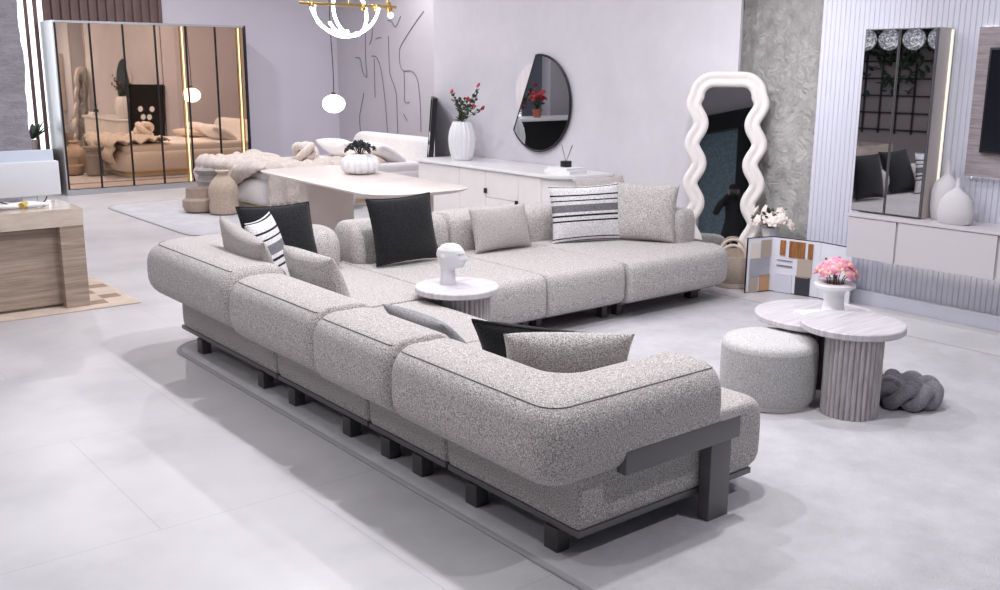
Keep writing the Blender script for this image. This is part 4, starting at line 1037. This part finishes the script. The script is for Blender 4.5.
# facing (+x, +y); right vector
F_, Rr_ = Vector((.77, .64, 0)), Vector((.64, -.77, 0)); O_ = Vector((-.06, -.36, 0))
def bp(r, f, z): return tuple(O_+Rr_*r+F_*f+Vector((0, 0, z)))
V_ = [bp(0, 0, .98), bp(0, .0, 1.15), bp(0, .01, 1.35), bp(0, .0, 1.48), bp(0, .02, 1.56), bp(0, .03, 1.63), bp(0, .04, 1.70), bp(0, .03, 1.76),
      bp(.19, 0, 1.44), bp(.30, .08, 1.22), bp(.13, .24, 1.50), bp(.08, .24, 1.58), bp(-.19, 0, 1.44), bp(-.30, .08, 1.22), bp(-.13, .24, 1.50), bp(-.08, .25, 1.56),
      bp(.10, 0, .90), bp(.13, .02, .50), bp(.14, -.01, .09), bp(.15, .12, .05), bp(-.10, 0, .90), bp(-.13, .02, .50), bp(-.14, -.01, .09), bp(-.15, .12, .05)]
E_ = [(0, 1), (1, 2), (2, 3), (3, 4), (4, 5), (5, 6), (6, 7), (3, 8), (8, 9), (9, 10), (10, 11), (3, 12), (12, 13), (13, 14), (14, 15), (0, 16), (16, 17), (17, 18), (18, 19), (0, 20), (20, 21), (21, 22), (22, 23)]
RD = [(.16, .11), (.14, .10), (.17, .11), (.12, .09), .055, .075, .095, .06, .075, .055, .042, .035, .075, .055, .042, .035, .10, .075, .05, .04, .10, .075, .05, .04]
skin('body', V_, E_, RD, 'darkcloth')
bm = NB(); quadbox(bm, O_+F_*.24+Vector((0, 0, 1.60)), Rr_, (0, 0, 1), .13, .09, .06); tube(bm, [O_+F_*.26+Vector((0, 0, 1.60)), O_+F_*.33+Vector((0, 0, 1.60))], .038, 16)
o = obj('camera', bm, 'black', None, base=(0, -.30, 0), smooth=False); tag(o, 'black camera held up by the person reflected in the wavy mirror', 'camera'); o.name = 'photo_camera'
for sd in (1, -1):
    for k in range(5):
        z = 1.635-.018*k; b0 = O_+Rr_*sd*.085+F_*.22+Vector((0, 0, z)); L = (.75, .95, 1, .95, .8)[k]
        bm = NB(); tube(bm, [b0, b0+F_*.045*L+Rr_*sd*.004, b0+F_*.062*L-Rr_*sd*.022*L], [.009, .008, .006], 8); obj('finger', bm, 'skin', pp)

# ------------------------------------------------------------------ lights
def area(name, loc, size, power, color=(1, 1, 1), target=None, shape='DISK', spread=180):
    L = bpy.data.lights.new(name, 'AREA'); L.shape = shape; L.size = size; L.energy = power; L.color = color; L.spread = R(spread)
    o = bpy.data.objects.new(name, L); COL.objects.link(o); o.location = loc
    d = (Vector(target) if target else Vector(loc)-Vector((0, 0, 1)))-Vector(loc)
    o.rotation_euler = d.to_track_quat('-Z', 'Y').to_euler(); return o
WHT = (.985, .968, 1.0); LK = .43; SK = .27
for i, (x, y, p) in enumerate(((3.3, 2.9, 105), (3.2, 4.6, 105), (3.2, 6.4, 90), (5.1, 3.2, 62), (5.1, 5.4, 62), (4.6, 8.6, 62), (5.6, 11.0, 105), (3.2, 12.6, 95), (.9, 6.4, 45), (.4, 2.6, 55), (-1.2, 4.4, 55), (1.0, 9.5, 55), (3.6, .6, 90), (7.6, 12.2, 85), (5.0, 13.2, 85))):
    area('ceiling_lamp', (x, y, 3.55), .13, p*LK, WHT)
area('stone_fill_light', (4.7, 4.0, 3.5), .2, 4.5, WHT, (7.1, 5.0, 1.4), spread=50)  # extra light added to lift the dark stone recess, no real fixture
for x, y in ((1.5, 3.5), (4.5, 7.2), (1.5, 11)):
    area('soft_fill_light', (x, y, 3.57), 2.2, 70*SK, (.97, .98, 1), shape='SQUARE')  # broad soft fill added below the ceiling, not a fixture of the room
wld = bpy.data.worlds.new('World'); S.world = wld; wld.use_nodes = True
bg = wld.node_tree.nodes['Background']; bg.inputs[0].default_value = (.86, .90, 1, 1); bg.inputs[1].default_value = .35

# ------------------------------------------------------------------ camera
cam = bpy.data.cameras.new('camera'); co = bpy.data.objects.new('camera', cam); COL.objects.link(co); S.camera = co
cam.sensor_width = 36; cam.sensor_fit = 'HORIZONTAL'; cam.lens = 36*.997; cam.clip_start = .05; cam.clip_end = 100
pi_, ro_, ya_ = R(12.84), R(.26), R(38.6)
h = Vector((math.sin(ya_), math.cos(ya_), 0)); r0 = Vector((math.cos(ya_), -math.sin(ya_), 0)); Z = Vector((0, 0, 1))
fw = h*math.cos(pi_)-Z*math.sin(pi_); up = Z*math.cos(pi_)+h*math.sin(pi_)
rt = r0*math.cos(ro_)+up*math.sin(ro_); uu = up*math.cos(ro_)-r0*math.sin(ro_)
m = Matrix((rt, uu, -fw)).transposed().to_4x4(); m.translation = Vector((0, 0, 1.75)); co.matrix_world = m

S.view_settings.view_transform = 'Standard'; S.view_settings.look = 'None'; S.view_settings.gamma = 1; S.view_settings.use_curve_mapping = False
S.view_settings.exposure = 0.0
